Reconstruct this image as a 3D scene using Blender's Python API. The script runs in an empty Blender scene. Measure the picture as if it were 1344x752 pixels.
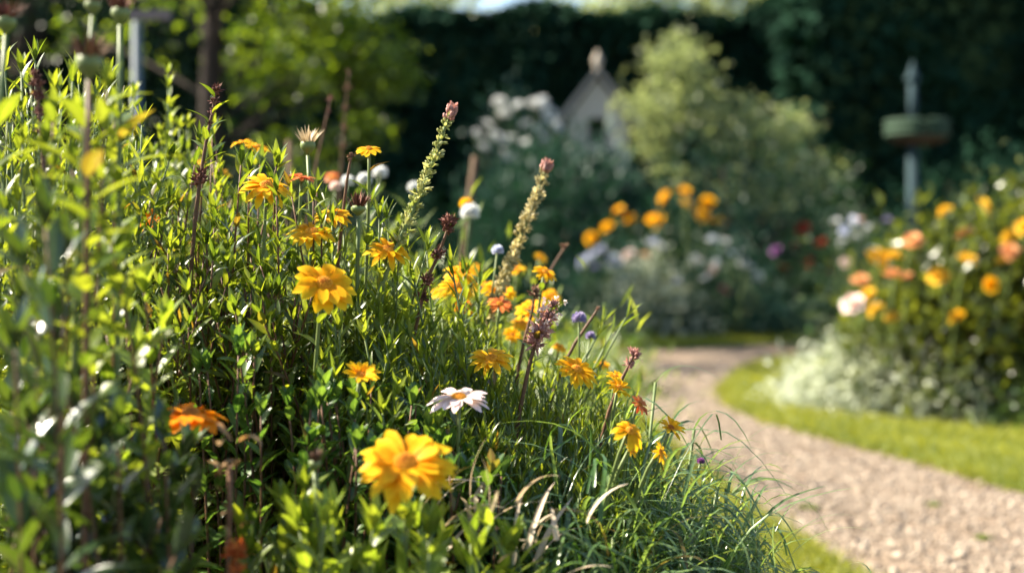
import bpy, math
import numpy as np
from mathutils import Vector

# ------------------------------------------------------------------ camera, sky, sun, exposure
SC = bpy.context.scene
COL = SC.collection
CAM_H, F, CX, HY = 0.75, 1867.0, 672.0, 290.0

cam_data = bpy.data.cameras.new('camera')
cam = bpy.data.objects.new('camera', cam_data)
COL.objects.link(cam)
cam.location = (0, 0, CAM_H)
cam.rotation_euler = (math.radians(90), 0, 0)
cam_data.sensor_width = 36.0
cam_data.lens = 50.0
cam_data.shift_y = -(376.0 - HY) / 1344.0
cam_data.clip_start = 0.05
cam_data.clip_end = 500.0
cam_data.dof.use_dof = True
cam_data.dof.focus_distance = 1.5
cam_data.dof.aperture_fstop = 3.2
SC.camera = cam

SUN_DIR = Vector((-0.76, 0.17, 0.70)).normalized()
world = bpy.data.worlds.new('World')
SC.world = world
world.use_nodes = True
wn = world.node_tree
sky = wn.nodes.new('ShaderNodeTexSky')
sky.sky_type = 'NISHITA'
sky.sun_disc = False
sky.sun_elevation = math.asin(SUN_DIR.z)
sky.sun_rotation = math.atan2(SUN_DIR.x, SUN_DIR.y)
wn.links.new(sky.outputs[0], wn.nodes['Background'].inputs[0])
wn.nodes['Background'].inputs[1].default_value = 0.074

sun_data = bpy.data.lights.new('sun', 'SUN')
sun_data.energy = 5.0
sun_data.angle = math.radians(0.5)
sun_data.color = (1.0, 0.90, 0.74)
sun = bpy.data.objects.new('sun', sun_data)
COL.objects.link(sun)
sun.rotation_euler = (-SUN_DIR).to_track_quat('-Z', 'Y').to_euler()

SC.view_settings.view_transform = 'Standard'
SC.view_settings.look = 'None'
SC.view_settings.gamma = 1.0
SC.view_settings.use_curve_mapping = False
SC.view_settings.exposure = 2.05
SC.render.engine = 'CYCLES'
SC.cycles.use_denoising = True
SC.cycles.max_bounces = 8
SC.cycles.transmission_bounces = 4
SC.cycles.sample_clamp_indirect = 8.0
SC.cycles.use_adaptive_sampling = True
SC.cycles.adaptive_threshold = 0.015

# ------------------------------------------------------------------ helpers
def U(px, py, Y):
    """A pixel of the photograph at depth Y as a point in metres."""
    return np.array([(px - CX) / F * Y, Y, CAM_H - (py - HY) / F * Y])

def nrm(a):
    a = np.asarray(a, float)
    return a / np.maximum(np.linalg.norm(a, axis=-1, keepdims=True), 1e-9)

def LANCE(t): return np.sin(np.pi * np.clip(t, 0, 1) ** 0.75) ** 0.85 * 0.98 + 0.02
def OVAL(t): return np.sin(np.pi * np.clip(0.04 + 0.94 * t, 0, 1) ** 1.1) ** 0.7
def BLADE(t): return (1 - t) ** 0.55 * (0.75 + 0.25 * np.minimum(1, t * 6)) + 0.02
def PETAL(t): return np.minimum(1, 0.35 + 1.5 * t) * np.clip(1 - np.clip((t - 0.72) / 0.30, 0, 1) ** 2.4, 0.05, 1)
def ROUND(t): return np.minimum(1, 0.5 + 1.3 * t) * np.clip(1 - np.clip((t - 0.6) / 0.42, 0, 1) ** 2.2, 0.05, 1)

class Geo:
    """Collects faces and one colour attribute (tone, along, across, second random) into ONE mesh."""
    def __init__(self):
        self.v, self.q, self.t, self.c, self.n = [], [], [], [], 0
        self.qm = []
    def add(self, v, q=None, t=None, c=None):
        v = np.asarray(v, float).reshape(-1, 3)
        if c is None:
            c = np.tile([0.5, 0.5, 0.5, 0.5], (len(v), 1))
        self.v.append(v); self.c.append(np.asarray(c, float).reshape(-1, 4))
        if q is not None and len(q): self.q.append(np.asarray(q, np.int64) + self.n)
        if t is not None and len(t): self.t.append(np.asarray(t, np.int64) + self.n)
        self.n += len(v)
    def leaves(self, rng, P, D, N, L, W, bend=0.25, fold=0.25, droop=0.0, prof=LANCE, nt=5, across=3, tone=None, wave=0.0):
        P = np.atleast_2d(np.asarray(P, float)); n = len(P)
        if n == 0: return
        D = nrm(np.broadcast_to(D, (n, 3))); N = np.broadcast_to(N, (n, 3))
        S = np.cross(D, N)
        bad = np.linalg.norm(S, axis=1) < 1e-3
        if bad.any():
            S = np.where(bad[:, None], np.cross(D, np.array([0.3, 0.9, 0.2])), S)
        S = nrm(S); N = np.cross(S, D)
        f = lambda a: np.broadcast_to(np.asarray(a, float), (n,))
        L, W, bend, fold, droop = f(L), f(W), f(bend), f(fold), f(droop)
        tone = rng.random(n) if tone is None else f(tone)
        r2 = rng.random(n)
        ts = np.linspace(0, 1, nt + 1)
        pw = prof(ts)
        vs = np.array([-1, 0, 1.0]) if across == 3 else np.array([-1, 1.0])
        cen = P[:, None, :] + L[:, None, None] * (D[:, None, :] * ts[None, :, None] - N[:, None, :] * (bend[:, None, None] * (ts ** 2)[None, :, None]))
        cen[:, :, 2] -= (L * droop)[:, None] * (ts ** 2)[None, :]
        if wave:
            ph = rng.random(n) * 6.28
            cen += (S * (L * wave)[:, None])[:, None, :] * (np.sin(ts[None, :] * 5 + ph[:, None]) * ts[None, :])[:, :, None]
        off = (W / 2)[:, None, None] * pw[None, :, None] * vs[None, None, :]
        V = cen[:, :, None, :] + S[:, None, None, :] * off[..., None] + N[:, None, None, :] * (np.abs(off) * fold[:, None, None])[..., None]
        k = len(vs); m = (nt + 1) * k
        idx = np.arange(m).reshape(nt + 1, k)
        quad = np.stack([idx[:-1, :-1], idx[:-1, 1:], idx[1:, 1:], idx[1:, :-1]], -1).reshape(-1, 4)
        Q = (quad[None] + (np.arange(n) * m)[:, None, None]).reshape(-1, 4)
        C = np.empty((n, nt + 1, k, 4))
        C[..., 0] = tone[:, None, None]; C[..., 1] = ts[None, :, None]; C[..., 2] = np.abs(vs)[None, None, :]; C[..., 3] = r2[:, None, None]
        self.add(V, Q, None, C)
    def tube(self, path, rad, sides=6, tone=0.5, caps=True):
        path = np.asarray(path, float); K = len(path)
        rad = np.broadcast_to(np.asarray(rad, float), (K,))
        T = nrm(np.gradient(path, axis=0))
        ref = np.array([0.13, 0.98, 0.1]) if abs(T[0, 1]) < 0.9 else np.array([1.0, 0, 0])
        A = nrm(np.cross(T, ref)); B = np.cross(T, A)
        a = np.arange(sides) / sides * 2 * np.pi
        V = path[:, None, :] + rad[:, None, None] * (A[:, None, :] * np.cos(a)[None, :, None] + B[:, None, :] * np.sin(a)[None, :, None])
        idx = np.arange(K * sides).reshape(K, sides)
        nx = np.roll(idx, -1, 1)
        Q = np.stack([idx[:-1], nx[:-1], nx[1:], idx[1:]], -1).reshape(-1, 4)
        C = np.empty((K, sides, 4)); C[..., 0] = tone; C[..., 1] = np.linspace(0, 1, K)[:, None]; C[..., 2] = 0.5; C[..., 3] = 0.5
        V = V.reshape(-1, 3); C = C.reshape(-1, 4)
        tr = []
        if caps:
            V = np.vstack([V, path[0], path[-1]]); C = np.vstack([C, C[0], C[-1]])
            for j in range(sides):
                tr.append((idx[0][(j + 1) % sides], idx[0][j], K * sides)); tr.append((idx[-1][j], idx[-1][(j + 1) % sides], K * sides + 1))
        self.add(V, Q, np.array(tr) if tr else None, C)
    def blobs(self, rng, P, D, R, H, tone=None, seg=6, rings=4, jag=0.0):
        """Small ellipsoids, long axis D and half length H, half width R."""
        P = np.atleast_2d(np.asarray(P, float)); n = len(P)
        D = nrm(np.broadcast_to(D, (n, 3)))
        ref = np.where(np.abs(D[:, 2:3]) < 0.9, np.array([[0, 0, 1.0]]), np.array([[1.0, 0, 0]]))
        A = nrm(np.cross(D, ref)); B = np.cross(D, A)
        R = np.broadcast_to(np.asarray(R, float), (n,)); H = np.broadcast_to(np.asarray(H, float), (n,))
        tone = rng.random(n) if tone is None else np.broadcast_to(np.asarray(tone, float), (n,))
        th = np.linspace(0.12, np.pi - 0.12, rings + 1); ph = np.arange(seg) / seg * 2 * np.pi
        x = np.sin(th)[:, None] * np.cos(ph)[None]; y = np.sin(th)[:, None] * np.sin(ph)[None]; z = -np.cos(th)[:, None] * np.ones(seg)[None]
        sc = 1 + jag * rng.standard_normal((n, rings + 1, seg))
        V = (P[:, None, None, :] + (x * sc * R[:, None, None])[..., None] * A[:, None, None, :] + (y * sc * R[:, None, None])[..., None] * B[:, None, None, :]
             + (z * sc * H[:, None, None])[..., None] * D[:, None, None, :])
        m = (rings + 1) * seg; idx = np.arange(m).reshape(rings + 1, seg); nx = np.roll(idx, -1, 1)
        quad = np.stack([idx[:-1], nx[:-1], nx[1:], idx[1:]], -1).reshape(-1, 4)
        cap = []
        for j in range(1, seg - 1):
            cap.append((idx[0][0], idx[0][j + 1], idx[0][j])); cap.append((idx[-1][0], idx[-1][j], idx[-1][j + 1]))
        cap = np.array(cap)
        C = np.empty((n, rings + 1, seg, 4)); C[..., 0] = tone[:, None, None]; C[..., 1] = np.linspace(0, 1, rings + 1)[None, :, None]; C[..., 2] = 0.5; C[..., 3] = rng.random(n)[:, None, None]
        o = (np.arange(n) * m)[:, None, None]
        self.add(V, (quad[None] + o).reshape(-1, 4), (cap[None] + o).reshape(-1, 3), C)
    def box(self, c, s, rz=0.0, tone=0.5):
        c = np.asarray(c, float); s = np.asarray(s, float) / 2
        k = np.array([[-1, -1, -1], [1, -1, -1], [1, 1, -1], [-1, 1, -1], [-1, -1, 1], [1, -1, 1], [1, 1, 1], [-1, 1, 1]]) * s
        R = np.array([[math.cos(rz), -math.sin(rz), 0], [math.sin(rz), math.cos(rz), 0], [0, 0, 1]])
        self.add(k @ R.T + c, [(3, 2, 1, 0), (4, 5, 6, 7), (0, 1, 5, 4), (1, 2, 6, 5), (2, 3, 7, 6), (3, 0, 4, 7)], None, np.tile([tone, .5, .5, .5], (8, 1)))
    def mesh(self, name, origin=(0, 0, 0), smooth=True):
        me = bpy.data.meshes.new(name)
        v = np.concatenate(self.v) - np.asarray(origin, float)
        q = np.concatenate(self.q) if self.q else np.zeros((0, 4), np.int64)
        t = np.concatenate(self.t) if self.t else np.zeros((0, 3), np.int64)
        me.vertices.add(len(v)); me.vertices.foreach_set('co', v.astype(np.float32).ravel())
        me.loops.add(q.size + t.size)
        me.loops.foreach_set('vertex_index', np.concatenate([q.ravel(), t.ravel()]).astype(np.int32))
        me.polygons.add(len(q) + len(t))
        st = np.concatenate([np.arange(len(q)) * 4, q.size + np.arange(len(t)) * 3]).astype(np.int32)
        me.polygons.foreach_set('loop_start', st)
        me.polygons.foreach_set('use_smooth', np.full(len(st), bool(smooth)))
        me.update(calc_edges=True)
        at = me.attributes.new('tone', 'FLOAT_COLOR', 'POINT')
        at.data.foreach_set('color', np.concatenate(self.c).astype(np.float32).ravel())
        return me
    def build(self, name, mat, parent=None, origin=None, smooth=True):
        if origin is None:
            origin = tuple(parent_origin(parent)) if parent is not None else (0, 0, 0)
        me = self.mesh(name, origin, smooth)
        for m_ in (mat if isinstance(mat, (list, tuple)) else [mat]): me.materials.append(m_)
        o = bpy.data.objects.new(name, me); COL.objects.link(o)
        if parent is not None: o.parent = parent
        else: o.location = origin
        return o

def parent_origin(p):
    loc = Vector((0, 0, 0))
    while p is not None:
        loc += p.location; p = p.parent
    return loc

LABELS = set()
def tag(o, label, cat, group=None, kind=None):
    o['label'] = label; o['category'] = cat
    if group: o['group'] = group
    if kind: o['kind'] = kind
    return o
def thing(name, label, cat, loc, group=None):
    o = bpy.data.objects.new(name, None); COL.objects.link(o)
    o.location = (float(loc[0]), float(loc[1]), float(loc[2]))
    o.empty_display_size = 0.05
    return tag(o, label, cat, group)
def stuff(o):
    o['kind'] = 'stuff'; return o

# ------------------------------------------------------------------ materials
def new_mat(name):
    m = bpy.data.materials.new(name); m.use_nodes = True
    nt = m.node_tree; nt.nodes.clear()
    return m, nt, nt.nodes.new('ShaderNodeOutputMaterial')
def ramp(nt, src, stops):
    r = nt.nodes.new('ShaderNodeValToRGB')
    el = r.color_ramp.elements
    el[0].position, el[0].color = stops[0][0], (*stops[0][1], 1)
    el[1].position, el[1].color = stops[-1][0], (*stops[-1][1], 1)
    for p, c in stops[1:-1]:
        e = el.new(p); e.color = (*c, 1)
    nt.links.new(src, r.inputs[0]); return r
def mixc(nt, a, b, fac, mode='MIX'):
    m = nt.nodes.new('ShaderNodeMix'); m.data_type = 'RGBA'; m.blend_type = mode
    for sock, v in ((m.inputs[0], fac), (m.inputs[6], a), (m.inputs[7], b)):
        if hasattr(v, 'is_linked') or hasattr(v, 'links'): nt.links.new(v, sock)
        elif isinstance(v, (int, float)): sock.default_value = v
        else: sock.default_value = (*v, 1)
    return m.outputs[2]
def math_(nt, op, a, b=0.0):
    m = nt.nodes.new('ShaderNodeMath'); m.operation = op
    for s, v in ((m.inputs[0], a), (m.inputs[1], b)):
        if hasattr(v, 'links'): nt.links.new(v, s)
        else: s.default_value = v
    return m.outputs[0]

def leaf_mat(name, c0, c1, trans=0.4, tcol=None, rough=0.34, spec=0.5, vein=0.25, tip=None, gloss=0.0, old=0.0):
    """A thin leaf or petal: tone picks the colour between c0 and c1, a pale midrib, some light passing through."""
    m, nt, out = new_mat(name)
    a = nt.nodes.new('ShaderNodeAttribute'); a.attribute_name = 'tone'
    sep = nt.nodes.new('ShaderNodeSeparateColor'); nt.links.new(a.outputs['Color'], sep.inputs[0])
    base = ramp(nt, sep.outputs[0], [(0.0, c0), (1.0, c1)]).outputs[0]
    ns = nt.nodes.new('ShaderNodeTexNoise'); ns.inputs['Scale'].default_value = 180; ns.inputs['Detail'].default_value = 3
    g = nt.nodes.new('ShaderNodeNewGeometry'); nt.links.new(g.outputs['Position'], ns.inputs['Vector'])
    nz = ramp(nt, ns.outputs['Fac'], [(0.3, (0.72, 0.72, 0.72)), (0.7, (1.15, 1.15, 1.15))]).outputs[0]
    base = mixc(nt, base, nz, 0.7, 'MULTIPLY')
    if tip is not None:
        tf = ramp(nt, sep.outputs[1], [(0.0, (0, 0, 0)), (0.55, (0.1, 0.1, 0.1)), (1.0, (1, 1, 1))]).outputs[0]
        base = mixc(nt, base, tip, tf)
    if old:
        of = ramp(nt, a.outputs['Alpha'], [(1 - old, (0, 0, 0)), (1 - old * .6, (1, 1, 1))]).outputs[0]
        base = mixc(nt, base, (0.12, 0.085, 0.025), of)
    if vein:
        vf = ramp(nt, sep.outputs[2], [(0.0, (vein,) * 3), (0.22, (0, 0, 0))]).outputs[0]
        base = mixc(nt, base, tuple(min(1, x * 1.7 + 0.05) for x in c1), vf)
    p = nt.nodes.new('ShaderNodeBsdfPrincipled')
    nt.links.new(base, p.inputs['Base Color'])
    p.inputs['Roughness'].default_value = rough
    p.inputs['Specular IOR Level'].default_value = spec
    if gloss:
        p.inputs['Coat Weight'].default_value = gloss; p.inputs['Coat Roughness'].default_value = 0.22
    t = nt.nodes.new('ShaderNodeBsdfTranslucent')
    if tcol is None: tcol = (1.5, 1.5, 0.6)
    tc = nt.nodes.new('ShaderNodeMix'); tc.data_type = 'RGBA'; tc.blend_type = 'MULTIPLY'; tc.clamp_result = False
    tc.inputs[0].default_value = 1.0; nt.links.new(base, tc.inputs[6]); tc.inputs[7].default_value = (*tcol, 1)
    nt.links.new(tc.outputs[2], t.inputs['Color'])
    mx = nt.nodes.new('ShaderNodeMixShader'); mx.inputs[0].default_value = trans
    nt.links.new(p.outputs[0], mx.inputs[1]); nt.links.new(t.outputs[0], mx.inputs[2])
    nt.links.new(mx.outputs[0], out.inputs[0])
    return m

def solid_mat(name, c0, c1, rough=0.6, spec=0.3, scale=40.0, bump=0.3, metallic=0.0, use_tone=True):
    m, nt, out = new_mat(name)
    g = nt.nodes.new('ShaderNodeNewGeometry')
    ns = nt.nodes.new('ShaderNodeTexNoise'); ns.inputs['Scale'].default_value = scale; ns.inputs['Detail'].default_value = 6
    nt.links.new(g.outputs['Position'], ns.inputs['Vector'])
    fac = ns.outputs['Fac']
    if use_tone:
        a = nt.nodes.new('ShaderNodeAttribute'); a.attribute_name = 'tone'
        sep = nt.nodes.new('ShaderNodeSeparateColor'); nt.links.new(a.outputs['Color'], sep.inputs[0])
        fac = math_(nt, 'ADD', math_(nt, 'MULTIPLY', fac, 0.5), math_(nt, 'MULTIPLY', sep.outputs[0], 0.6))
    base = ramp(nt, fac, [(0.25, c0), (0.8, c1)]).outputs[0]
    p = nt.nodes.new('ShaderNodeBsdfPrincipled'); nt.links.new(base, p.inputs['Base Color'])
    p.inputs['Roughness'].default_value = rough; p.inputs['Specular IOR Level'].default_value = spec; p.inputs['Metallic'].default_value = metallic
    if bump:
        b = nt.nodes.new('ShaderNodeBump'); b.inputs['Strength'].default_value = bump; b.inputs['Distance'].default_value = 0.01
        nt.links.new(ns.outputs['Fac'], b.inputs['Height']); nt.links.new(b.outputs[0], p.inputs['Normal'])
    nt.links.new(p.outputs[0], out.inputs[0])
    return m

M = {}
M['leaf'] = leaf_mat('leaf_mid_green', (0.042, 0.086, 0.013), (0.155, 0.208, 0.030), 0.5, (2.5, 2.05, 0.6), 0.32, 0.55, old=0.035)
M['leaf_fresh'] = leaf_mat('leaf_fresh', (0.10, 0.17, 0.022), (0.25, 0.32, 0.05), 0.5, (1.9, 1.7, 0.6), 0.34, 0.5)
M['butter'] = leaf_mat('butter_petal', (0.76, 0.46, 0.035), (0.82, 0.55, 0.065), 0.4, (1.05, 1.03, 0.9), 0.6, 0.1, vein=0)
M['leaf_front'] = leaf_mat('leaf_shiny_dark', (0.012, 0.034, 0.010), (0.045, 0.085, 0.018), 0.30, (3.0, 2.4, 0.6), 0.28, 0.6, gloss=0.9)
M['leaf_rose'] = leaf_mat('rose_leaf', (0.016, 0.036, 0.009), (0.10, 0.13, 0.024), 0.42, (2.5, 2.05, 0.6), 0.34, 0.5, gloss=.2)
M['leaf_deep'] = leaf_mat('leaf_deep_green', (0.034, 0.09, 0.024), (0.105, 0.18, 0.045), 0.42, (2.5, 2.2, 0.7), 0.27, 0.6, old=0.035)
M['leaf_gloss'] = leaf_mat('leaf_glossy', (0.036, 0.075, 0.013), (0.125, 0.18, 0.027), 0.47, (2.7, 2.2, 0.6), 0.3, 0.6, gloss=0.4, old=0.035)
M['leaf_lime'] = leaf_mat('leaf_lime', (0.072, 0.128, 0.018), (0.185, 0.238, 0.038), 0.5, (2.1, 1.8, 0.6), 0.36, 0.5)
M['leaf_blue'] = leaf_mat('leaf_blue_green', (0.05, 0.11, 0.04), (0.16, 0.235, 0.09), 0.42, (2.3, 2.1, 0.8), 0.28, 0.6, old=0.035)
M['grass_pale'] = leaf_mat('pale_grass', (0.16, 0.22, 0.08), (0.42, 0.44, 0.2), 0.4, (1.5, 1.4, 0.9), 0.4, 0.5, vein=0)
M['silver'] = leaf_mat('silver_leaf', (0.36, 0.41, 0.29), (0.64, 0.67, 0.54), 0.35, (1.1, 1.1, 0.9), 0.6, 0.3, vein=0.2)
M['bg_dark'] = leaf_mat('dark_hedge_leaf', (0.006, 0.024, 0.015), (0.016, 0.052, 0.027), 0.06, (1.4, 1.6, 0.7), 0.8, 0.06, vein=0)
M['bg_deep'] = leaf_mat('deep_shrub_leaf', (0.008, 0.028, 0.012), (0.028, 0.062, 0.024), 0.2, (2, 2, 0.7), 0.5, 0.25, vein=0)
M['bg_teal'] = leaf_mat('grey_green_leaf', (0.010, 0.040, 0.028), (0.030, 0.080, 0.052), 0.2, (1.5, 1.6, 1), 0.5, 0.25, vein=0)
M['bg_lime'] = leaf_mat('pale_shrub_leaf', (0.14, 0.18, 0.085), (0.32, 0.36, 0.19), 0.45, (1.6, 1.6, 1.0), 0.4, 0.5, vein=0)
M['tree_leaf'] = leaf_mat('tree_leaf', (0.018, 0.05, 0.009), (0.13, 0.185, 0.025), 0.5, (2.6, 2.4, 0.5), 0.4, 0.5, vein=0)
M['stem'] = solid_mat('green_stem', (0.05, 0.09, 0.02), (0.16, 0.20, 0.06), 0.5, 0.4, 90, 0.1)
M['stem_red'] = solid_mat('reddish_stem', (0.05, 0.025, 0.012), (0.17, 0.08, 0.035), 0.55, 0.35, 90, 0.15)
M['dry'] = solid_mat('dry_brown', (0.05, 0.022, 0.014), (0.26, 0.14, 0.08), 0.7, 0.2, 150, 0.2)
M['dry_dark'] = solid_mat('dry_dark_red', (0.05, 0.016, 0.014), (0.22, 0.085, 0.055), 0.7, 0.25, 150, 0.2)
M['dry_leaf'] = leaf_mat('dry_leaf', (0.16, 0.08, 0.03), (0.45, 0.28, 0.12), 0.3, (1.3, 1.1, 0.8), 0.6, 0.25)
M['straw'] = leaf_mat('straw_leaf', (0.35, 0.27, 0.17), (0.62, 0.52, 0.38), 0.35, (1.2, 1.1, 0.9), 0.5, 0.4)
M['yellow'] = leaf_mat('yellow_petal', (0.80, 0.34, 0.006), (0.84, 0.44, 0.010), 0.45, (1.12, 1.1, 0.7), 0.5, 0.12, vein=0.0, tip=(0.90, 0.60, 0.02))
M['amber'] = leaf_mat('amber_petal', (0.80, 0.34, 0.005), (0.86, 0.45, 0.010), 0.45, (1.12, 1.1, 0.6), 0.5, 0.12, vein=0.0, tip=(0.90, 0.58, 0.018))
M['orange'] = leaf_mat('orange_petal', (0.80, 0.22, 0.006), (0.86, 0.33, 0.010), 0.45, (1.15, 1.0, 0.6), 0.5, 0.12, vein=0.0)
M['rust'] = leaf_mat('rust_petal', (0.50, 0.08, 0.02), (0.72, 0.26, 0.06), 0.35, (1.1, 1, 0.8), 0.5, 0.25, vein=0.0)
M['blush'] = leaf_mat('blush_petal', (0.80, 0.62, 0.50), (0.86, 0.70, 0.60), 0.4, (1.0, 0.96, 0.9), 0.5, 0.3, vein=0.0, tip=(0.88, 0.70, 0.70))
M['white'] = leaf_mat('white_petal', (0.70, 0.72, 0.70), (0.82, 0.82, 0.80), 0.35, (1, 1, 1), 0.5, 0.3, vein=0.0)
M['lilac'] = leaf_mat('lilac_petal', (0.26, 0.20, 0.40), (0.50, 0.44, 0.62), 0.35, (1, 1, 1), 0.5, 0.3, vein=0.0)
M['paleblue'] = leaf_mat('pale_blue_petal', (0.46, 0.50, 0.66), (0.66, 0.68, 0.80), 0.35, (1, 1, 1), 0.5, 0.3, vein=0.0)
M['purple'] = leaf_mat('purple_petal', (0.20, 0.06, 0.22), (0.36, 0.12, 0.36), 0.3, (1, 1, 1), 0.5, 0.3, vein=0.0)
M['pink'] = leaf_mat('pink_petal', (0.62, 0.12, 0.26), (0.78, 0.30, 0.42), 0.35, (1, 1, 1), 0.5, 0.3, vein=0.0)
M['peach'] = leaf_mat('peach_petal', (0.66, 0.28, 0.11), (0.76, 0.42, 0.20), 0.4, (1.05, 1, 0.9), 0.6, 0.1, vein=0.0)
M['red'] = leaf_mat('red_petal', (0.22, 0.014, 0.010), (0.34, 0.03, 0.014), 0.35, (1, 0.9, 0.9), 0.5, 0.2, vein=0.0)
M['disc'] = solid_mat('flower_disc', (0.45, 0.14, 0.01), (0.80, 0.38, 0.03), 0.7, 0.2, 400, 0.2)
M['disc_dark'] = solid_mat('flower_disc_rust', (0.22, 0.06, 0.01), (0.55, 0.20, 0.03), 0.7, 0.2, 400, 0.2)
M['spikelet'] = leaf_mat('spike_floret', (0.20, 0.26, 0.07), (0.56, 0.56, 0.28), 0.45, (1.3, 1.2, 0.8), 0.5, 0.3, vein=0.0)
M['spike_cream'] = leaf_mat('spike_cream', (0.36, 0.33, 0.15), (0.66, 0.60, 0.38), 0.45, (1.2, 1.1, 0.8), 0.5, 0.3, vein=0.0)
M['spike_tip'] = leaf_mat('spike_tip', (0.36, 0.16, 0.13), (0.62, 0.36, 0.30), 0.35, (1.1, 1, 0.9), 0.5, 0.3, vein=0.0)
M['bark'] = solid_mat('bark', (0.012, 0.009, 0.007), (0.06, 0.045, 0.035), 0.9, 0.15, 25, 0.8)
M['wood'] = solid_mat('weathered_wood', (0.06, 0.038, 0.022), (0.14, 0.09, 0.055), 0.8, 0.2, 60, 0.3)
M['stone'] = solid_mat('pale_stone', (0.40, 0.34, 0.26), (0.56, 0.48, 0.38), 0.85, 0.2, 20, 0.4)
M['stone_roof'] = solid_mat('grey_stone_roof', (0.28, 0.245, 0.20), (0.40, 0.35, 0.29), 0.85, 0.2, 22, 0.4)
M['void'] = solid_mat('dark_interior', (0.01, 0.01, 0.01), (0.03, 0.028, 0.025), 0.9, 0.1, 20, 0.1)
M['blue_paint'] = solid_mat('blue_grey_paint', (0.022, 0.040, 0.046), (0.045, 0.072, 0.080), 0.85, 0.1, 30, 0.15)
M['pale_paint'] = solid_mat('pale_blue_paint', (0.035, 0.06, 0.08), (0.06, 0.095, 0.12), 0.6, 0.3, 30, 0.15)
M['rosy_wood'] = solid_mat('greyish_wood', (0.13, 0.10, 0.095), (0.20, 0.16, 0.15), 0.7, 0.3, 60, 0.2)
M['tray_green'] = solid_mat('mossy_green', (0.012, 0.030, 0.018), (0.036, 0.064, 0.038), 0.8, 0.2, 50, 0.4)
M['tray_brown'] = solid_mat('terracotta', (0.04, 0.025, 0.018), (0.08, 0.05, 0.035), 0.8, 0.2, 50, 0.3)
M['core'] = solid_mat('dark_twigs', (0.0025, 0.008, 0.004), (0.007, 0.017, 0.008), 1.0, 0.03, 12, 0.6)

def ground_mat(name, stops, scale, detail=8, bump=0.5, dist=0.02, vor=None, rough=0.95):
    m, nt, out = new_mat(name)
    tc = nt.nodes.new('ShaderNodeTexCoord')
    ns = nt.nodes.new('ShaderNodeTexNoise'); ns.inputs['Scale'].default_value = scale; ns.inputs['Detail'].default_value = detail
    n2 = nt.nodes.new('ShaderNodeTexNoise'); n2.inputs['Scale'].default_value = scale * 0.06; n2.inputs['Detail'].default_value = 4
    nt.links.new(tc.outputs['Object'], ns.inputs['Vector']); nt.links.new(tc.outputs['Object'], n2.inputs['Vector'])
    fac = math_(nt, 'ADD', math_(nt, 'MULTIPLY', ns.outputs['Fac'], 0.65), math_(nt, 'MULTIPLY', n2.outputs['Fac'], 0.35))
    base = ramp(nt, fac, stops).outputs[0]
    h = ns.outputs['Fac']
    if vor:
        v = nt.nodes.new('ShaderNodeTexVoronoi'); v.inputs['Scale'].default_value = vor
        nt.links.new(tc.outputs['Object'], v.inputs['Vector'])
        sp = nt.nodes.new('ShaderNodeSeparateColor'); nt.links.new(v.outputs['Color'], sp.inputs[0])
        vc = ramp(nt, sp.outputs[0], [(0.0, (0.55, 0.52, 0.50)), (0.5, (1.0, 0.97, 0.94)), (1.0, (1.35, 1.3, 1.25))]).outputs[0]
        base = mixc(nt, base, vc, 0.75, 'MULTIPLY')
        h = math_(nt, 'SUBTRACT', math_(nt, 'MULTIPLY', ns.outputs['Fac'], 0.5), v.outputs['Distance'])
    p = nt.nodes.new('ShaderNodeBsdfPrincipled'); nt.links.new(base, p.inputs['Base Color'])
    p.inputs['Roughness'].default_value = rough; p.inputs['Specular IOR Level'].default_value = 0.2
    b = nt.nodes.new('ShaderNodeBump'); b.inputs['Strength'].default_value = bump; b.inputs['Distance'].default_value = dist
    nt.links.new(h, b.inputs['Height']); nt.links.new(b.outputs[0], p.inputs['Normal'])
    nt.links.new(p.outputs[0], out.inputs[0])
    return m
M['soil'] = ground_mat('soil', [(0.3, (0.018, 0.012, 0.008)), (0.5, (0.045, 0.032, 0.02)), (0.7, (0.09, 0.065, 0.042))], 22, bump=0.8, dist=0.03)
M['turf'] = ground_mat('turf', [(0.3, (0.035, 0.06, 0.012)), (0.7, (0.11, 0.14, 0.025))], 60, bump=0.6, dist=0.01)
M['gravel'] = ground_mat('gravel', [(0.36, (0.065, 0.047, 0.031)), (0.47, (0.20, 0.153, 0.108)), (0.66, (0.36, 0.283, 0.21))], 34, bump=0.9, dist=0.012, vor=95)
M['pebble'] = solid_mat('pebbles', (0.135, 0.10, 0.072), (0.36, 0.298, 0.23), 0.9, 0.15, 120, 0.2)
M['lawn_blade'] = leaf_mat('lawn_blade', (0.13, 0.160, 0.015), (0.25, 0.272, 0.032), 0.45, (1.85, 1.62, 0.5), 0.5, 0.3, vein=0)

# ------------------------------------------------------------------ setting: ground, lawns, path
def smooth_curve(pts, n=8):
    pts = np.asarray(pts, float); out = []
    for i in range(len(pts) - 1):
        p0 = pts[max(i - 1, 0)]; p1 = pts[i]; p2 = pts[i + 1]; p3 = pts[min(i + 2, len(pts) - 1)]
        for t in np.arange(n) / n:
            out.append(0.5 * (2 * p1 + (p2 - p0) * t + (2 * p0 - 5 * p1 + 4 * p2 - p3) * t * t + (3 * p1 - p0 - 3 * p2 + p3) * t ** 3))
    out.append(pts[-1]); return np.array(out)
def inside(poly, P):
    x, y = P[:, 0], P[:, 1]; r = np.zeros(len(P), bool); n = len(poly); j = n - 1
    for i in range(n):
        xi, yi = poly[i]; xj, yj = poly[j]
        c = ((yi > y) != (yj > y)) & (x < (xj - xi) * (y - yi) / (yj - yi + 1e-12) + xi)
        r ^= c; j = i
    return r
def scatter_in(rng, poly, n, box):
    P = rng.random((n, 2)) * [box[1] - box[0], box[3] - box[2]] + [box[0], box[2]]
    return P[inside(poly, P)]
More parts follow.
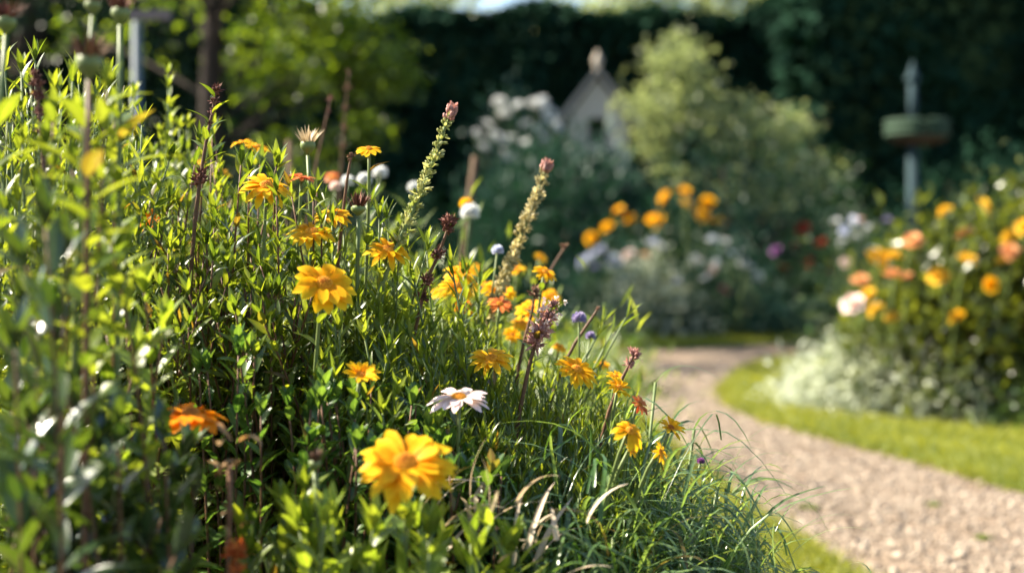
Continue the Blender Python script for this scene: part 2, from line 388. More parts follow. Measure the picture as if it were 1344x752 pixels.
def sheet(name, poly, z, mat, depth=0.0):
    import bmesh
    bm = bmesh.new()
    vs = [bm.verts.new((x, y, z)) for x, y in poly]
    f = bm.faces.new(vs); f.normal_update()
    if f.normal.z < 0: bmesh.ops.reverse_faces(bm, faces=[f])
    if depth:
        n = len(vs); lo = [bm.verts.new((x, y, z - depth)) for x, y in poly]
        for i in range(n):
            bm.faces.new((vs[i], vs[(i + 1) % n], lo[(i + 1) % n], lo[i]))
        bmesh.ops.recalc_face_normals(bm, faces=bm.faces)
    bmesh.ops.triangulate(bm, faces=[g for g in bm.faces if len(g.verts) > 4])
    me = bpy.data.meshes.new(name); bm.to_mesh(me); bm.free(); me.materials.append(mat)
    o = bpy.data.objects.new(name, me); COL.objects.link(o); o['kind'] = 'structure'
    return o

g = Geo(); g.add([(-150, -60, 0), (150, -60, 0), (150, 250, 0), (-150, 250, 0)], [(0, 1, 2, 3)])
g.build('ground', M['soil'])['kind'] = 'structure'

path_left = smooth_curve([(1.6, -3), (1.15, 0.3), (0.90, 2.0), (0.69, 3.0), (0.585, 3.7), (0.51, 4.6), (0.43, 6.0), (0.33, 7.0), (0.27, 7.6)])
path_far = smooth_curve([(0.22, 8.02), (0.75, 8.16), (1.4, 8.45), (2.4, 8.9), (4.2, 9.6), (7.0, 10.5)])
path_right = smooth_curve([(7.0, 9.2), (4.0, 8.6), (2.4, 8.15), (1.65, 7.75), (1.24, 7.25), (0.99, 6.5), (0.89, 5.95), (0.905, 5.45), (1.02, 5.0), (1.18, 4.56), (1.31, 4.2), (1.40, 3.86), (1.78, 2.9), (2.3, 1.5), (2.9, -3)])
path_poly = np.vstack([path_left, path_far, path_right])
sheet('gravel_path', path_poly, 0.008, M['gravel'])

# island lawn: from the path edge inwards
isl_in = np.array([(3.6, 4.6), (2.3, 4.85), (1.75, 4.98), (1.45, 5.2), (1.2, 5.5), (1.12, 5.9), (1.16, 6.3), (1.35, 6.75), (1.8, 7.2), (2.6, 7.7), (4.0, 8.2), (7.0, 8.9)])
isl_in = smooth_curve(isl_in)
edge = path_right[:]
lawn_poly = np.vstack([edge[:-1], [(2.9, -3), (6.0, -3), (6.0, 4.2)], isl_in])
sheet('island_lawn', lawn_poly, 0.026, M['turf'], 0.03)
# strip of grass between the flower bed and the path
bed_edge = smooth_curve([(1.15, -3), (0.82, 0.3), (0.62, 1.8), (0.52, 2.6), (0.44, 3.4), (0.36, 4.6), (0.30, 6.0), (0.22, 7.0), (0.15, 7.6)])
strip_poly = np.vstack([path_left, bed_edge[::-1]])
sheet('verge_lawn', strip_poly, 0.024, M['turf'], 0.03)
far_poly = np.vstack([path_far, [(7.0, 11.6), (4.2, 10.4), (2.4, 9.55), (1.4, 9.1), (0.8, 8.9), (0.2, 8.8), (-0.6, 8.7), (-0.6, 7.9)]])
sheet('far_lawn', far_poly, 0.022, M['turf'], 0.03)

def blades(rng, P, z, h0, h1, w, lean=0.5):
    n = len(P); a = rng.random(n) * 6.283; l = rng.random(n) * lean
    D = np.stack([np.cos(a) * l, np.sin(a) * l, np.ones(n)], 1)
    N = np.stack([np.cos(a), np.sin(a), np.zeros(n)], 1) * -1
    return dict(P=np.column_stack([P, np.full(n, z)]), D=D, N=N, L=h0 + (h1 - h0) * rng.random(n), W=w * (0.7 + 0.6 * rng.random(n)), bend=0.2 + 0.5 * rng.random(n))
rng = np.random.default_rng(11)
g = Geo()
P = scatter_in(rng, lawn_poly, 190000, (0.8, 4.2, 3.2, 8.6))
patch = lambda P: np.clip(0.5 + 0.28 * np.sin(P[:, 0] * 6 + 2 * np.sin(P[:, 1] * 4)) * np.cos(P[:, 1] * 7) + 0.15 * np.sin(P[:, 0] * 17 + P[:, 1] * 13) + rng.normal(0, .22, len(P)), 0, 1)
g.leaves(rng, **blades(rng, P, 0.024, 0.014, 0.038, 0.0032), fold=0, prof=BLADE, nt=2, across=2, tone=patch(P))
for line in (path_left, path_right):
    q = smooth_curve(line, 10); q = q[(q[:, 1] > 1.8) & (q[:, 1] < 8.8)]; k_ = rng.integers(0, len(q) - 1, 7000); f_ = rng.random((7000, 1))
    E = q[k_] * (1 - f_) + q[k_ + 1] * f_ + rng.normal(0, .013, (7000, 2)) * (1 + 1.2 * np.sin(q[k_][:, 1:] * 13) ** 2)
    g.leaves(rng, **blades(rng, E, 0.008, 0.02, 0.055, 0.0034, 1.2), fold=0, prof=BLADE, nt=2, across=2, tone=patch(E))
P = scatter_in(rng, strip_poly, 110000, (0.2, 0.95, 1.4, 7.2))
k_ = blades(rng, P, 0.022, 0.015, 0.045, 0.0026)
g.leaves(rng, **k_, fold=0, prof=BLADE, nt=2, across=2)
P = scatter_in(rng, far_poly, 60000, (-0.4, 4.0, 8.0, 10.4))
g.leaves(rng, **blades(rng, P, 0.02, 0.02, 0.05, 0.005), fold=0, prof=BLADE, nt=2, across=2)
o = g.build('lawn_grass', M['lawn_blade'])
tag(o, 'short yellow green grass blades along both sides of the path', 'grass', kind='stuff')

g = Geo()
P = scatter_in(rng, path_poly, 150000, (0.3, 2.6, 2.2, 7.4))
w_ = np.sin(P[:, 0] * 9 + 2 * np.sin(P[:, 1] * 5)) + np.sin(P[:, 1] * 11 + 1.7 * np.sin(P[:, 0] * 7)) + 0.8 * np.sin((P[:, 0] + P[:, 1]) * 23)
P = P[rng.random(len(P)) < np.clip(1.0 - 0.45 * (w_ - 0.35), 0.12, 1)]
n = len(P); r = 0.0018 + 0.0042 * rng.random(n) ** 2.2 + 0.007 * (rng.random(n) < 0.04) * rng.random(n)
D = rng.standard_normal((n, 3)); D[:, 2] *= 0.35
g.blobs(rng, np.column_stack([P, 0.008 + r * 0.30]), D, r, r * (1.0 + 0.7 * rng.random(n)), seg=5, rings=3, jag=0.12)
tag(g.build('gravel', M['pebble']), 'loose pinkish beige gravel stones covering the curved path', 'gravel', kind='stuff')

# ------------------------------------------------------------------ plant builders
def bez(a, c, b, n):
    t = np.linspace(0, 1, n)[:, None]
    return (1 - t) ** 2 * a + 2 * t * (1 - t) * c + t ** 2 * b

def stem_path(base, tip, rng, n=12, wob=0.012, up=0.65):
    base = np.asarray(base, float); tip = np.asarray(tip, float)
    c = np.array([base[0] * 0.75 + tip[0] * 0.25, base[1] * 0.75 + tip[1] * 0.25, base[2] + (tip[2] - base[2]) * up])
    p = bez(base, c, tip, n)
    k = np.sin(np.linspace(0, np.pi, n))[:, None]
    p += k * rng.normal(0, wob, 3) * [1, 1, 0.2]
    return p

def leafy_shoot(gl, gs, rng, base, tip, L=0.03, W=0.008, pitch=0.012, start=0.35, r=0.0016, spread=(0.35, 1.0), bend=0.3, pairs=False, taper=0.45, tone=None, prof=LANCE, fold=0.3, stem_tone=0.5, top_tuft=4, wob=0.012):
    """One stem with leaves all the way up; leaves stand steep near the tip and wide lower down."""
    p = stem_path(base, tip, rng, wob=wob)
    gs.tube(p, np.linspace(r * 1.5, r * 0.6, len(p)), 5, stem_tone)
    seg = np.linalg.norm(np.diff(p, axis=0), axis=1); s = np.concatenate([[0], np.cumsum(seg)]); Ls = s[-1]
    pos = np.arange(start * Ls, Ls, pitch)
    if len(pos) < 2: return p
    if pairs: pos = np.repeat(pos, 2)
    n = len(pos)
    u = pos / Ls
    P = np.stack([np.interp(pos, s, p[:, i]) for i in range(3)], 1)
    T = nrm(np.stack([np.interp(pos, s, np.gradient(p[:, i])) for i in range(3)], 1))
    if pairs:
        k = np.arange(n); phi = (k // 2) * 1.57 + (k % 2) * np.pi + rng.random() * 6 + rng.normal(0, 0.25, n)
    else:
        phi = np.arange(n) * 2.4 + rng.random() * 6 + rng.normal(0, 0.3, n)
    A = nrm(np.cross(T, [0.2, 0.97, 0.1])); B = np.cross(T, A)
    Rd = A * np.cos(phi)[:, None] + B * np.sin(phi)[:, None]
    el = spread[1] + (spread[0] - spread[1]) * u ** 1.5 + rng.normal(0, 0.15, n)     # angle away from the stem
    D = T * np.cos(el)[:, None] + Rd * np.sin(el)[:, None]
    N = T * np.sin(el)[:, None] - Rd * np.cos(el)[:, None]
    N = N + rng.normal(0, 0.25, (n, 3))
    sz = (1 - taper * u ** 3) * (0.75 + 0.5 * rng.random(n))
    tn = None if tone is None else np.clip(tone + rng.normal(0, 0.2, n), 0, 1)
    gl.leaves(rng, P, D, N, L * sz, W * sz * (0.8 + 0.4 * rng.random(n)), bend=bend * (0.2 + 1.3 * rng.random(n)), fold=fold, droop=0.05, prof=prof, nt=5, tone=tn)
    if top_tuft:
        n = top_tuft; ph = np.arange(n) / n * 6.283 + rng.random()
        t = T[-1]; a = A[-1]; b = B[-1]
        Rd = a * np.cos(ph)[:, None] + b * np.sin(ph)[:, None]
        D = t + Rd * 0.35
        gl.leaves(rng, np.tile(p[-1], (n, 1)), D, t * 0.4 - Rd, L * 0.55, W * 0.6, bend=0.1, fold=fold, prof=prof, nt=4, tone=None if tone is None else np.clip(tone + 0.2, 0, 1))
    return p

def clump(name, label, cat, tips, rng, leaf='leaf', stem='stem', group=None, base_spread=0.5, lean=(0.0, 0.0), **kw):
    """A plant of many leafy shoots from one root, its shoot tips where the list says."""
    tips = np.asarray(tips, float)
    c = tips.mean(0); root = np.array([c[0] + lean[0], c[1] + lean[1], 0.0])
    t = thing(name, label, cat, root, group)
    gl, gs = Geo(), Geo()
    for tip in tips:
        b = root + (np.array([tip[0], tip[1], 0]) - np.array([c[0], c[1], 0])) * base_spread
        b[2] = -0.005
        leafy_shoot(gl, gs, rng, b, tip, **kw)
    gl.build('foliage', M[leaf], t)
    stuff(gs.build('stems', M[stem], t))
    return t

def flower_head(rng, c, nrml, R, petals=16, rows=2, mat='yellow', disc='disc', parent=None, wfac=0.26, cup=0.15, prof=PETAL, disc_r=0.23, droop=0.08, name='flower_head', bend=0.15):
    c = np.asarray(c, float); n = nrm(nrml)
    a = nrm(np.cross(n, [0.31, 0.2, 0.93] if abs(n[2]) < 0.95 else [1, 0.1, 0])); b = np.cross(n, a)
    g = Geo()
    for row in range(rows):
        k = petals if row == 0 else int(petals * 0.8)
        ph = np.arange(k) / k * 6.283 + row * 0.4 + rng.normal(0, 0.08, k)
        ph = ph[rng.random(k) > (.05 if row == 0 else .2)]; k = len(ph)
        Rd = a * np.cos(ph)[:, None] + b * np.sin(ph)[:, None]
        e = cup + row * 0.22 + rng.normal(0, 0.10, k)
        D = Rd * np.cos(e)[:, None] + n * np.sin(e)[:, None]
        N = n * np.cos(e)[:, None] - Rd * np.sin(e)[:, None] + rng.normal(0, 0.10, (k, 3))
        Lr = R * (0.84 if row == 0 else 0.66) * (0.88 + 0.2 * rng.random(k))
        g.leaves(rng, c + Rd * R * 0.14 + n * R * (0.03 + 0.03 * row), D, N, Lr, R * wfac * (0.85 + 0.3 * rng.random(k)), bend=bend * (0.3 + 1.4 * rng.random(k)), fold=0.12 + 0.25 * rng.random(k), droop=droop, prof=prof, nt=6)
    head = g.build(name, M[mat], parent)
    # disc of small florets on a dome
    d = Geo(); k = 70
    i = np.arange(k); rr = np.sqrt((i + 0.5) / k); ph = i * 2.39996
    pos = c + n * (R * 0.10 * (1 - rr ** 2) + R * 0.06)[:, None] + (a * np.cos(ph)[:, None] + b * np.sin(ph)[:, None]) * (rr * R * disc_r)[:, None]
    d.blobs(rng, pos, n + (pos - c) / R * 0.8, R * 0.035, R * 0.075, tone=np.clip(rr + rng.normal(0, 0.15, k), 0, 1), seg=5, rings=3)
    disc_o = d.build('disc', M[disc], head, origin=tuple(parent_origin(parent)))
    # green cup behind
    q = Geo()
    q.blobs(rng, c - n * R * 0.10, n, R * 0.24, R * 0.20, tone=0.6, seg=10, rings=6)
    k = 12; ph = np.arange(k) / k * 6.283
    Rd = a * np.cos(ph)[:, None] + b * np.sin(ph)[:, None]
    q.leaves(rng, c - n * R * 0.14 + Rd * R * 0.16, Rd * 0.9 + n * 0.35, n - Rd * 0.3, R * 0.36, R * 0.13, bend=-0.1, fold=0.1, nt=3, tone=0.5)
    q.build('calyx', M['stem'], head, origin=tuple(parent_origin(parent)))
    return head

def daisy(label, px, py, Y, w, nv=(0.0, -0.25, 1.0), mat='yellow', disc='disc', petals=16, rows=2, seed=0, base=None, cat='flower', name='daisy_plant', leaf='leaf', nleaf=9, leafL=0.032, leafW=0.010, group='yellow and orange daisies', stem='stem', **kw):
    """One flowering stem: stem, leaves and the flower head whose width in the photo is w pixels."""
    rng = np.random.default_rng(1000 + seed)
    c = U(px, py, Y); R = w / F * Y / 2
    steady = 0.25 if seed in (8, 9) else 1.0
    n = nrm(np.array(nv) + [0, -0.16, 0] + rng.normal(0, .08, 3) * steady); R = R * 1.08
    kw['cup'] = kw.get('cup', .15) + rng.normal(0, .09) * steady; kw['droop'] = kw.get('droop', .08) + abs(rng.normal(0, .09)) * steady; kw['bend'] = .1 + .15 * rng.random()
    if base is None: base = (c[0] - 0.05 + rng.normal(0, 0.02), c[1] + 0.03 + rng.normal(0, 0.02))
    t = thing(name, label, cat, (base[0], base[1], 0), group)
    back = c - n * R * 0.25
    p = bez(np.array([base[0], base[1], -0.005]), back - n * np.linalg.norm(back[:2] - np.array(base)) * 1.2 - np.array([0, 0, 0.06]), back, 14)
    gs = Geo(); gs.tube(p, np.linspace(0.0026, 0.0017, len(p)), 6, 0.6); gs.build('stem', M[stem], t)
    if nleaf:
        gl = Geo(); u = np.linspace(0.45, 0.93, nleaf)
        P = np.stack([np.interp(u, np.linspace(0, 1, len(p)), p[:, i]) for i in range(3)], 1)
        ph = np.arange(nleaf) * 2.4 + rng.random() * 6
        D = np.stack([np.cos(ph), np.sin(ph), 0.9 + 0.4 * rng.random(nleaf)], 1)
        gl.leaves(rng, P, D, np.stack([-np.cos(ph), -np.sin(ph), np.ones(nleaf)], 1), leafL * (1.25 - 0.6 * u) * 1.2, leafW * (1.25 - 0.6 * u) * 1.2, bend=0.35, fold=0.3)
        gl.build('foliage', M[leaf], t)
    flower_head(rng, c, n, R, petals=petals, rows=rows, mat=mat, disc=disc, parent=t, **kw)
    return t

def bud_plant(label, px, py, Y, w, seed, tuft='dry', nleaf=14, leafL=0.05, leafW=0.014, leaf='leaf', base=None, tilt=(0, 0, 1), name='budded_stem', stem='stem', calyx_h=0.9, group='faded brown daisy heads'):
    rng = np.random.default_rng(3000 + seed)
    c = U(px, py, Y); R = w / F * Y / 2; n = nrm(tilt)
    if base is None: base = (c[0] + rng.normal(0, 0.02), c[1] + rng.normal(0, 0.02))
    t = thing(name, label, 'seed head', (base[0], base[1], 0), group)
    p = stem_path((base[0], base[1], -0.005), c - n * R * 1.2, rng, 14, 0.008)
    gs = Geo(); gs.tube(p, np.linspace(0.0032, 0.0022, len(p)), 6, 0.4); gs.build('stem', M[stem], t)
    if nleaf:
        gl = Geo(); u = np.linspace(0.70 if nleaf > 8 else 0.55, 0.89, nleaf)
        P = np.stack([np.interp(u, np.linspace(0, 1, len(p)), p[:, i]) for i in range(3)], 1)
        ph = np.arange(nleaf) * 2.4 + rng.random() * 6
        D = np.stack([np.cos(ph), np.sin(ph), 0.7 + 0.5 * rng.random(nleaf)], 1)
        gl.leaves(rng, P, D, np.stack([-np.cos(ph), -np.sin(ph), np.ones(nleaf)], 1), leafL * (0.7 + 0.5 * rng.random(nleaf)), leafW, bend=0.4, fold=0.3)
        gl.build('foliage', M[leaf], t)
    g = Geo()
    ax = np.linspace(-1.25, 0.25, 8)
    g.tube(c + n * (ax * R * calyx_h)[:, None], R * np.array([0.16, 0.3, 0.5, 0.68, 0.76, 0.78, 0.74, 0.62]), 10, 0.7)
    head = g.build('bud', M['stem'], t)
    g = Geo(); k = 70; ph = rng.random(k) * 6.283; rr = np.sqrt(rng.random(k))
    a = nrm(np.cross(n, [0.3, 0.9, 0.1])); b = np.cross(n, a)
    Rd = a * np.cos(ph)[:, None] + b * np.sin(ph)[:, None]
    g.leaves(rng, c + Rd * (rr * R * 0.6)[:, None], n + Rd * (rr * 0.7)[:, None] + rng.normal(0, 0.12, (k, 3)), Rd, R * (1.1 + 0.8 * rng.random(k)), R * 0.2, bend=-0.1, fold=0.2, prof=BLADE, nt=3)
    g.build('tuft', M[tuft], head, origin=tuple(parent_origin(t)))
    return t

def spike_plant(label, pts, Y, w0, w1, seed, floret='spikelet', tip_mat='spike_tip', nfl=150, name='flower_spike', leaves_low=20, stem='stem', cat='flower spike', base=None, open_=0.6, tiplen=0.08, leafL=0.028, leafW=0.005, group='tall flower spikes'):
    """A tall spike: small florets in a spiral up a curved stem; pts are pixels from low to tip, w0/w1 its width in pixels there."""
    rng = np.random.default_rng(4000 + seed)
    W = np.array([U(x, y, Y) for x, y in pts]); W = smooth_curve(W, 8)
    if base is None: base = (W[0][0] - 0.06, Y + 0.02)
    t = thing(name, label, cat, (base[0], base[1], 0), group)
    d0 = nrm(W[1] - W[0])
    low = bez(np.array([base[0], base[1], -0.005]), W[0] - d0 * 0.2, W[0], 10)
    p = np.vstack([low[:-1], W])
    gs = Geo(); gs.tube(p, np.linspace(0.003, 0.0013, len(p)), 6, 0.6); gs.build('stem', M[stem], t)
    s = np.concatenate([[0], np.cumsum(np.linalg.norm(np.diff(W, axis=0), axis=1))]); L = s[-1]
    u = np.sort(rng.random(nfl)) * 0.3 + np.linspace(0, 0.7, nfl); u = np.linspace(0.0, 1.0, nfl) ** 0.95
    def at(u):
        return (np.stack([np.interp(u * L, s, W[:, i]) for i in range(3)], 1), nrm(np.stack([np.interp(u * L, s, np.gradient(W[:, i])) for i in range(3)], 1)))
    P, T = at(u)
    A = nrm(np.cross(T, [0.1, 0.99, 0.05])); B = np.cross(T, A)
    ph = np.arange(nfl) * 2.4
    Rd = A * np.cos(ph)[:, None] + B * np.sin(ph)[:, None]
    wid = (w0 + (w1 - w0) * u) / F * Y / 2
    wid = wid * (0.75 + 0.5 * rng.random(nfl)); Rd = nrm(Rd + rng.normal(0, .25, Rd.shape))
    tipm = u > 1 - tiplen
    g = Geo()
    m = ~tipm & (rng.random(nfl) > .12)
    for j in range(3):
        ja = rng.normal(0, 0.35, (m.sum(), 3))
        D = Rd[m] * open_ + T[m] * (1 - open_ * 0.6) + ja
        g.leaves(rng, P[m] + Rd[m] * 0.001, D, T[m] - Rd[m] * 0.5 + ja, wid[m] * (0.75 + 0.35 * rng.random(m.sum())), wid[m] * 0.42, bend=-0.25, fold=0.45, prof=OVAL, nt=4)
    g.blobs(rng, P[m] + Rd[m] * (wid[m] * 0.72)[:, None] + T[m] * (wid[m] * 0.35)[:, None], Rd[m] + T[m], wid[m] * 0.17, wid[m] * 0.26, seg=5, rings=3)
    g.build('florets', M[floret], t)
    if tipm.any():
        g = Geo(); k = 26
        uu = 1 - tiplen * rng.random(k); P2, T2 = at(uu); q = rng.normal(0, 1, (k, 3)); q = nrm(q - (q * T2).sum(1)[:, None] * T2)
        rr = w1 / F * Y / 2
        g.blobs(rng, P2 + q * rr * 0.6, q * 0.6 + T2, rr * 0.26, rr * 0.45, seg=6, rings=4, jag=0.08)
        g.leaves(rng, P2, q + T2 * 0.8, T2, rr * 1.1, rr * 0.4, bend=-0.2, fold=0.4, prof=OVAL, nt=4)
        g.build('tip', M[tip_mat], t)
    if leaves_low:
        gl = Geo(); kk = leaves_low; v = np.linspace(0.35, 1.0, kk)
        P3 = np.stack([np.interp(v, np.linspace(0, 1, len(low)), low[:, i]) for i in range(3)], 1)
        ph = np.arange(kk) * 2.4
        D = np.stack([np.cos(ph), np.sin(ph), 1.0 + 0.4 * rng.random(kk)], 1) + d0 * 0.6
        gl.leaves(rng, P3, D, np.stack([-np.cos(ph), -np.sin(ph), np.ones(kk)], 1), leafL, leafW, bend=0.3, fold=0.3)
        gl.build('foliage', M['leaf_lime'], t)
    return t

def seed_stalk(label, pts, Y, heads, seed, florets=0, mat='dry_dark', stem='stem_red', name='seedhead_stalk', group='dry seed stalks', base=None, leaf=0):
    """A dry stalk; heads are (u, width px, kind) clusters of husks along it, u from 0 low to 1 tip."""
    rng = np.random.default_rng(5000 + seed)
    W = smooth_curve(np.array([U(x, y, Y) for x, y in pts]), 8)
    if base is None: base = (W[0][0] - 0.02, Y + 0.01)
    t = thing(name, label, 'seed stalk', (base[0], base[1], 0), group)
    d0 = nrm(W[1] - W[0])
    p = np.vstack([bez(np.array([base[0], base[1], -0.005]), W[0] - d0 * 0.15, W[0], 10)[:-1], W])
    gs = Geo(); gs.tube(p, np.linspace(0.0026, 0.0012, len(p)), 6, 0.4); gs.build('stem', M[stem], t)
    for u, w, k in heads:
        g = Geo(); k = int(k * 1.8)
        c = np.array([np.interp(u, np.linspace(0, 1, len(W)), W[:, i]) for i in range(3)]); R = w / F * Y / 2
        q = nrm(rng.normal(0, 1, (k, 3)) + [0, 0, 0.3]); rr = rng.random(k) ** 0.4
        g.blobs(rng, c + q * (R * 0.62 * rr)[:, None], q + [0, 0, 0.6], R * 0.17, R * 0.30, seg=5, rings=4, jag=0.12)
        g.leaves(rng, c + q * R * 0.3, q + [0, 0, 0.4], rng.normal(0, 1, (k, 3)), R * (0.6 + 0.5 * rng.random(k)), R * 0.26, bend=-0.3, fold=0.5, prof=LANCE, nt=3)
        g.build('seedhead', M[mat], t)
    if florets:
        g = Geo(); v = 0.55 + 0.45 * rng.random(florets); c = np.stack([np.interp(v, np.linspace(0, 1, len(W)), W[:, i]) for i in range(3)], 1)
        q = nrm(rng.normal(0, 1, (florets, 3)) + [0, 0, .3]); c = c + q * 0.011
        for j in range(4):
            g.leaves(rng, c, q + rng.normal(0, .7, (florets, 3)), rng.normal(0, 1, (florets, 3)), .0042, .0024, bend=.1, fold=.2, prof=ROUND, nt=3)
        g.build('florets', M['blush'], t)
    if leaf:
        gl = Geo(); v = np.linspace(0.4, 0.9, leaf); ph = np.arange(leaf) * 2.4
        P3 = np.stack([np.interp(v, np.linspace(0, 1, len(p)), p[:, i]) for i in range(3)], 1)
        D = np.stack([np.cos(ph), np.sin(ph), 1.0 + 0 * ph], 1)
        gl.leaves(rng, P3, D, np.stack([-np.cos(ph), -np.sin(ph), 1 + 0 * ph], 1), 0.028, 0.007, bend=0.3, fold=0.3)
        gl.build('foliage', M['leaf'], t)
    return t

def pompon(label, px, py, Y, w, mat, seed, stem='stem', group='small round pale flowers', name='pompon_flower'):
    rng = np.random.default_rng(6000 + seed); c = U(px, py, Y); R = w / F * Y / 2
    base = (c[0] - 0.03, c[1] + 0.02)
    t = thing(name, label, 'flower', (base[0], base[1], 0), group)
    p = stem_path((base[0], base[1], -0.005), c, rng, 12, 0.01)
    gs = Geo(); gs.tube(p, 0.0014, 5, 0.5); gs.build('stem', M[stem], t)
    g = Geo(); k = 90; i = np.arange(k); z = 1 - 1.5 * (i + 0.5) / k; ph = i * 2.39996
    q = np.stack([np.sqrt(1 - z * z) * np.cos(ph), np.sqrt(1 - z * z) * np.sin(ph), z], 1)
    g.leaves(rng, c + q * R * 0.3, q + rng.normal(0, 0.15, (k, 3)), np.roll(q, 1, 1), R * 0.75, R * 0.34, bend=0.1, fold=0.4, prof=ROUND, nt=3)
    h = g.build('flower_head', M[mat], t)
    return t

def bush_geo(g, rng, c, rx, ry, h, n, L, W, lump=0.25, nl=9, z0=0.0, shell=0.35, prof=LANCE, nt=2, up=0.3, clumpy=0.6, across=3):
    """Leaves in the volume of a lumpy half-ellipsoid, gathered in twigs, most near its outside."""
    tw = max(8, n // 14)
    q = rng.normal(0, 1, (tw, 3)); q[:, 2] = np.abs(q[:, 2]) * 0.9 - 0.12; q = nrm(q)
    lobes = nrm(rng.normal(0, 1, (nl, 3)) * [1, 1, 0.6] + [0, 0, 0.3])
    k = (q @ lobes.T); rad = 1 - lump + lump * 1.6 * np.clip((k.max(1) - 0.55) / 0.45, 0, 1)
    rr = rad * (1 - shell * rng.random(tw) ** 1.5)
    tc = q * rr[:, None]
    per = 14
    base = np.repeat(tc, per, 0); qq = np.repeat(q, per, 0); m = len(base)
    sp = rng.normal(0, 1, (m, 3)) * (L * 1.4)
    P = base * [rx, ry, h] + sp
    P = np.asarray(c) + [0, 0, z0] + P
    P[:, 2] = np.maximum(P[:, 2], 0.02)
    D = qq * [1, 1, 0.7] + [0, 0, up] + rng.normal(0, 0.55, (m, 3))
    tone = np.clip(np.repeat(rng.random(tw), per) * clumpy + rng.random(m) * (1 - clumpy), 0, 1)
    g.leaves(rng, P, D, rng.normal(0, 0.5, (m, 3)) + [0, 0, 1], L * (0.7 + 0.6 * rng.random(m)), W * (0.7 + 0.6 * rng.random(m)), bend=0.25, fold=0.25, prof=prof, nt=nt, tone=tone, across=across)

def bush(name, label, cat, c, rx, ry, h, n, L, W, leaf, seed, group=None, stems=9, stem='bark', lumps=None, **kw):
    rng = np.random.default_rng(7000 + seed)
    t = thing(name, label, cat, (c[0], c[1], 0), group)
    g = Geo()
    if lumps is None: bush_geo(g, rng, (c[0], c[1], 0), rx, ry, h, n, L, W, **kw)
    else:
        for (dx, dy, z0, lx, ly, lh, frac) in lumps:
            bush_geo(g, rng, (c[0] + dx, c[1] + dy, 0), lx, ly, lh, int(n * frac), L, W, z0=z0, **kw)
    g.build('foliage', M[leaf], t)
    gs = Geo()
    for i in range(stems):
        a = rng.random() * 6.283; r_ = 0.75 * rng.random() ** 0.5
        if lumps is None: tip = np.array([c[0] + math.cos(a) * rx * r_, c[1] + math.sin(a) * ry * r_, h * math.sqrt(max(0.05, 1 - r_ ** 2)) * 0.9])
        else:
            l = lumps[i % len(lumps)]; tip = np.array([c[0] + l[0] + math.cos(a) * l[3] * r_ * .6, c[1] + l[1] + math.sin(a) * l[4] * r_ * .6, l[2] + l[5] * 0.6])
        b = np.array([c[0] + math.cos(a) * 0.06, c[1] + math.sin(a) * 0.06, -0.01])
        gs.tube(stem_path(b, tip, rng, 8, 0.03, 0.5), np.linspace(0.012, 0.003, 8) * (1 + h), 6, 0.5)
    stuff(gs.build('stems', M[stem], t))
    return t

FLOWER_MESH = {}
def blossom_mesh(kind):
    """A small full rose-like blossom, its meshes shared by all copies."""
    if kind in FLOWER_MESH: return FLOWER_MESH[kind]
    rng = np.random.default_rng(hash(kind) % 1000 if False else sum(map(ord, kind)))
    g = Geo()
    for row, (k, e, R) in enumerate([(7, 0.15, 1.0), (7, 0.6, 0.85), (5, 1.05, 0.66), (4, 1.3, 0.45)]):
        ph = np.arange(k) / k * 6.283 + row * 0.5 + rng.normal(0, 0.1, k)
        Rd = np.stack([np.cos(ph), np.sin(ph), 0 * ph], 1)
        D = Rd * math.cos(e) + np.array([0, 0, math.sin(e)]); N = -Rd * math.sin(e) + np.array([0, 0, math.cos(e)])
        g.leaves(rng, Rd * 0.08, D, N, R * (0.9 + 0.2 * rng.random(k)), R * 0.95, bend=-0.18 if row else 0.1, fold=0.2, prof=ROUND, nt=4)
    FLOWER_MESH[kind] = g.mesh('blossom_' + kind)
    FLOWER_MESH[kind].materials.append(M[kind])
    return FLOWER_MESH[kind]
def blossoms(parent, spots, rng, stalk=None):
    """spots: (point, radius, material); each blossom a part, with a thin stalk back into the bush."""
    base = parent_origin(parent)
    gs = Geo()
    for p, R, mat in spots:
        o = bpy.data.objects.new('blossom', blossom_mesh(mat)); COL.objects.link(o); o.parent = parent
        o.location = Vector(p) - base; o.scale = (R, R, R)
        o.rotation_euler = (rng.normal(0, 0.4) + 0.45, rng.normal(0, 0.4), rng.random() * 6.28)
        foot = np.array(p) + rng.normal(0, 0.03, 3) + [0, 0.03, -0.22 if stalk is None else -stalk]
        foot[2] = max(foot[2], 0.0)
        gs.tube(bez(foot, (foot + p) / 2 + rng.normal(0, 0.02, 3), np.array(p), 6), 0.003, 5, 0.5)
    stuff(gs.build('stalks', M['stem'], parent))

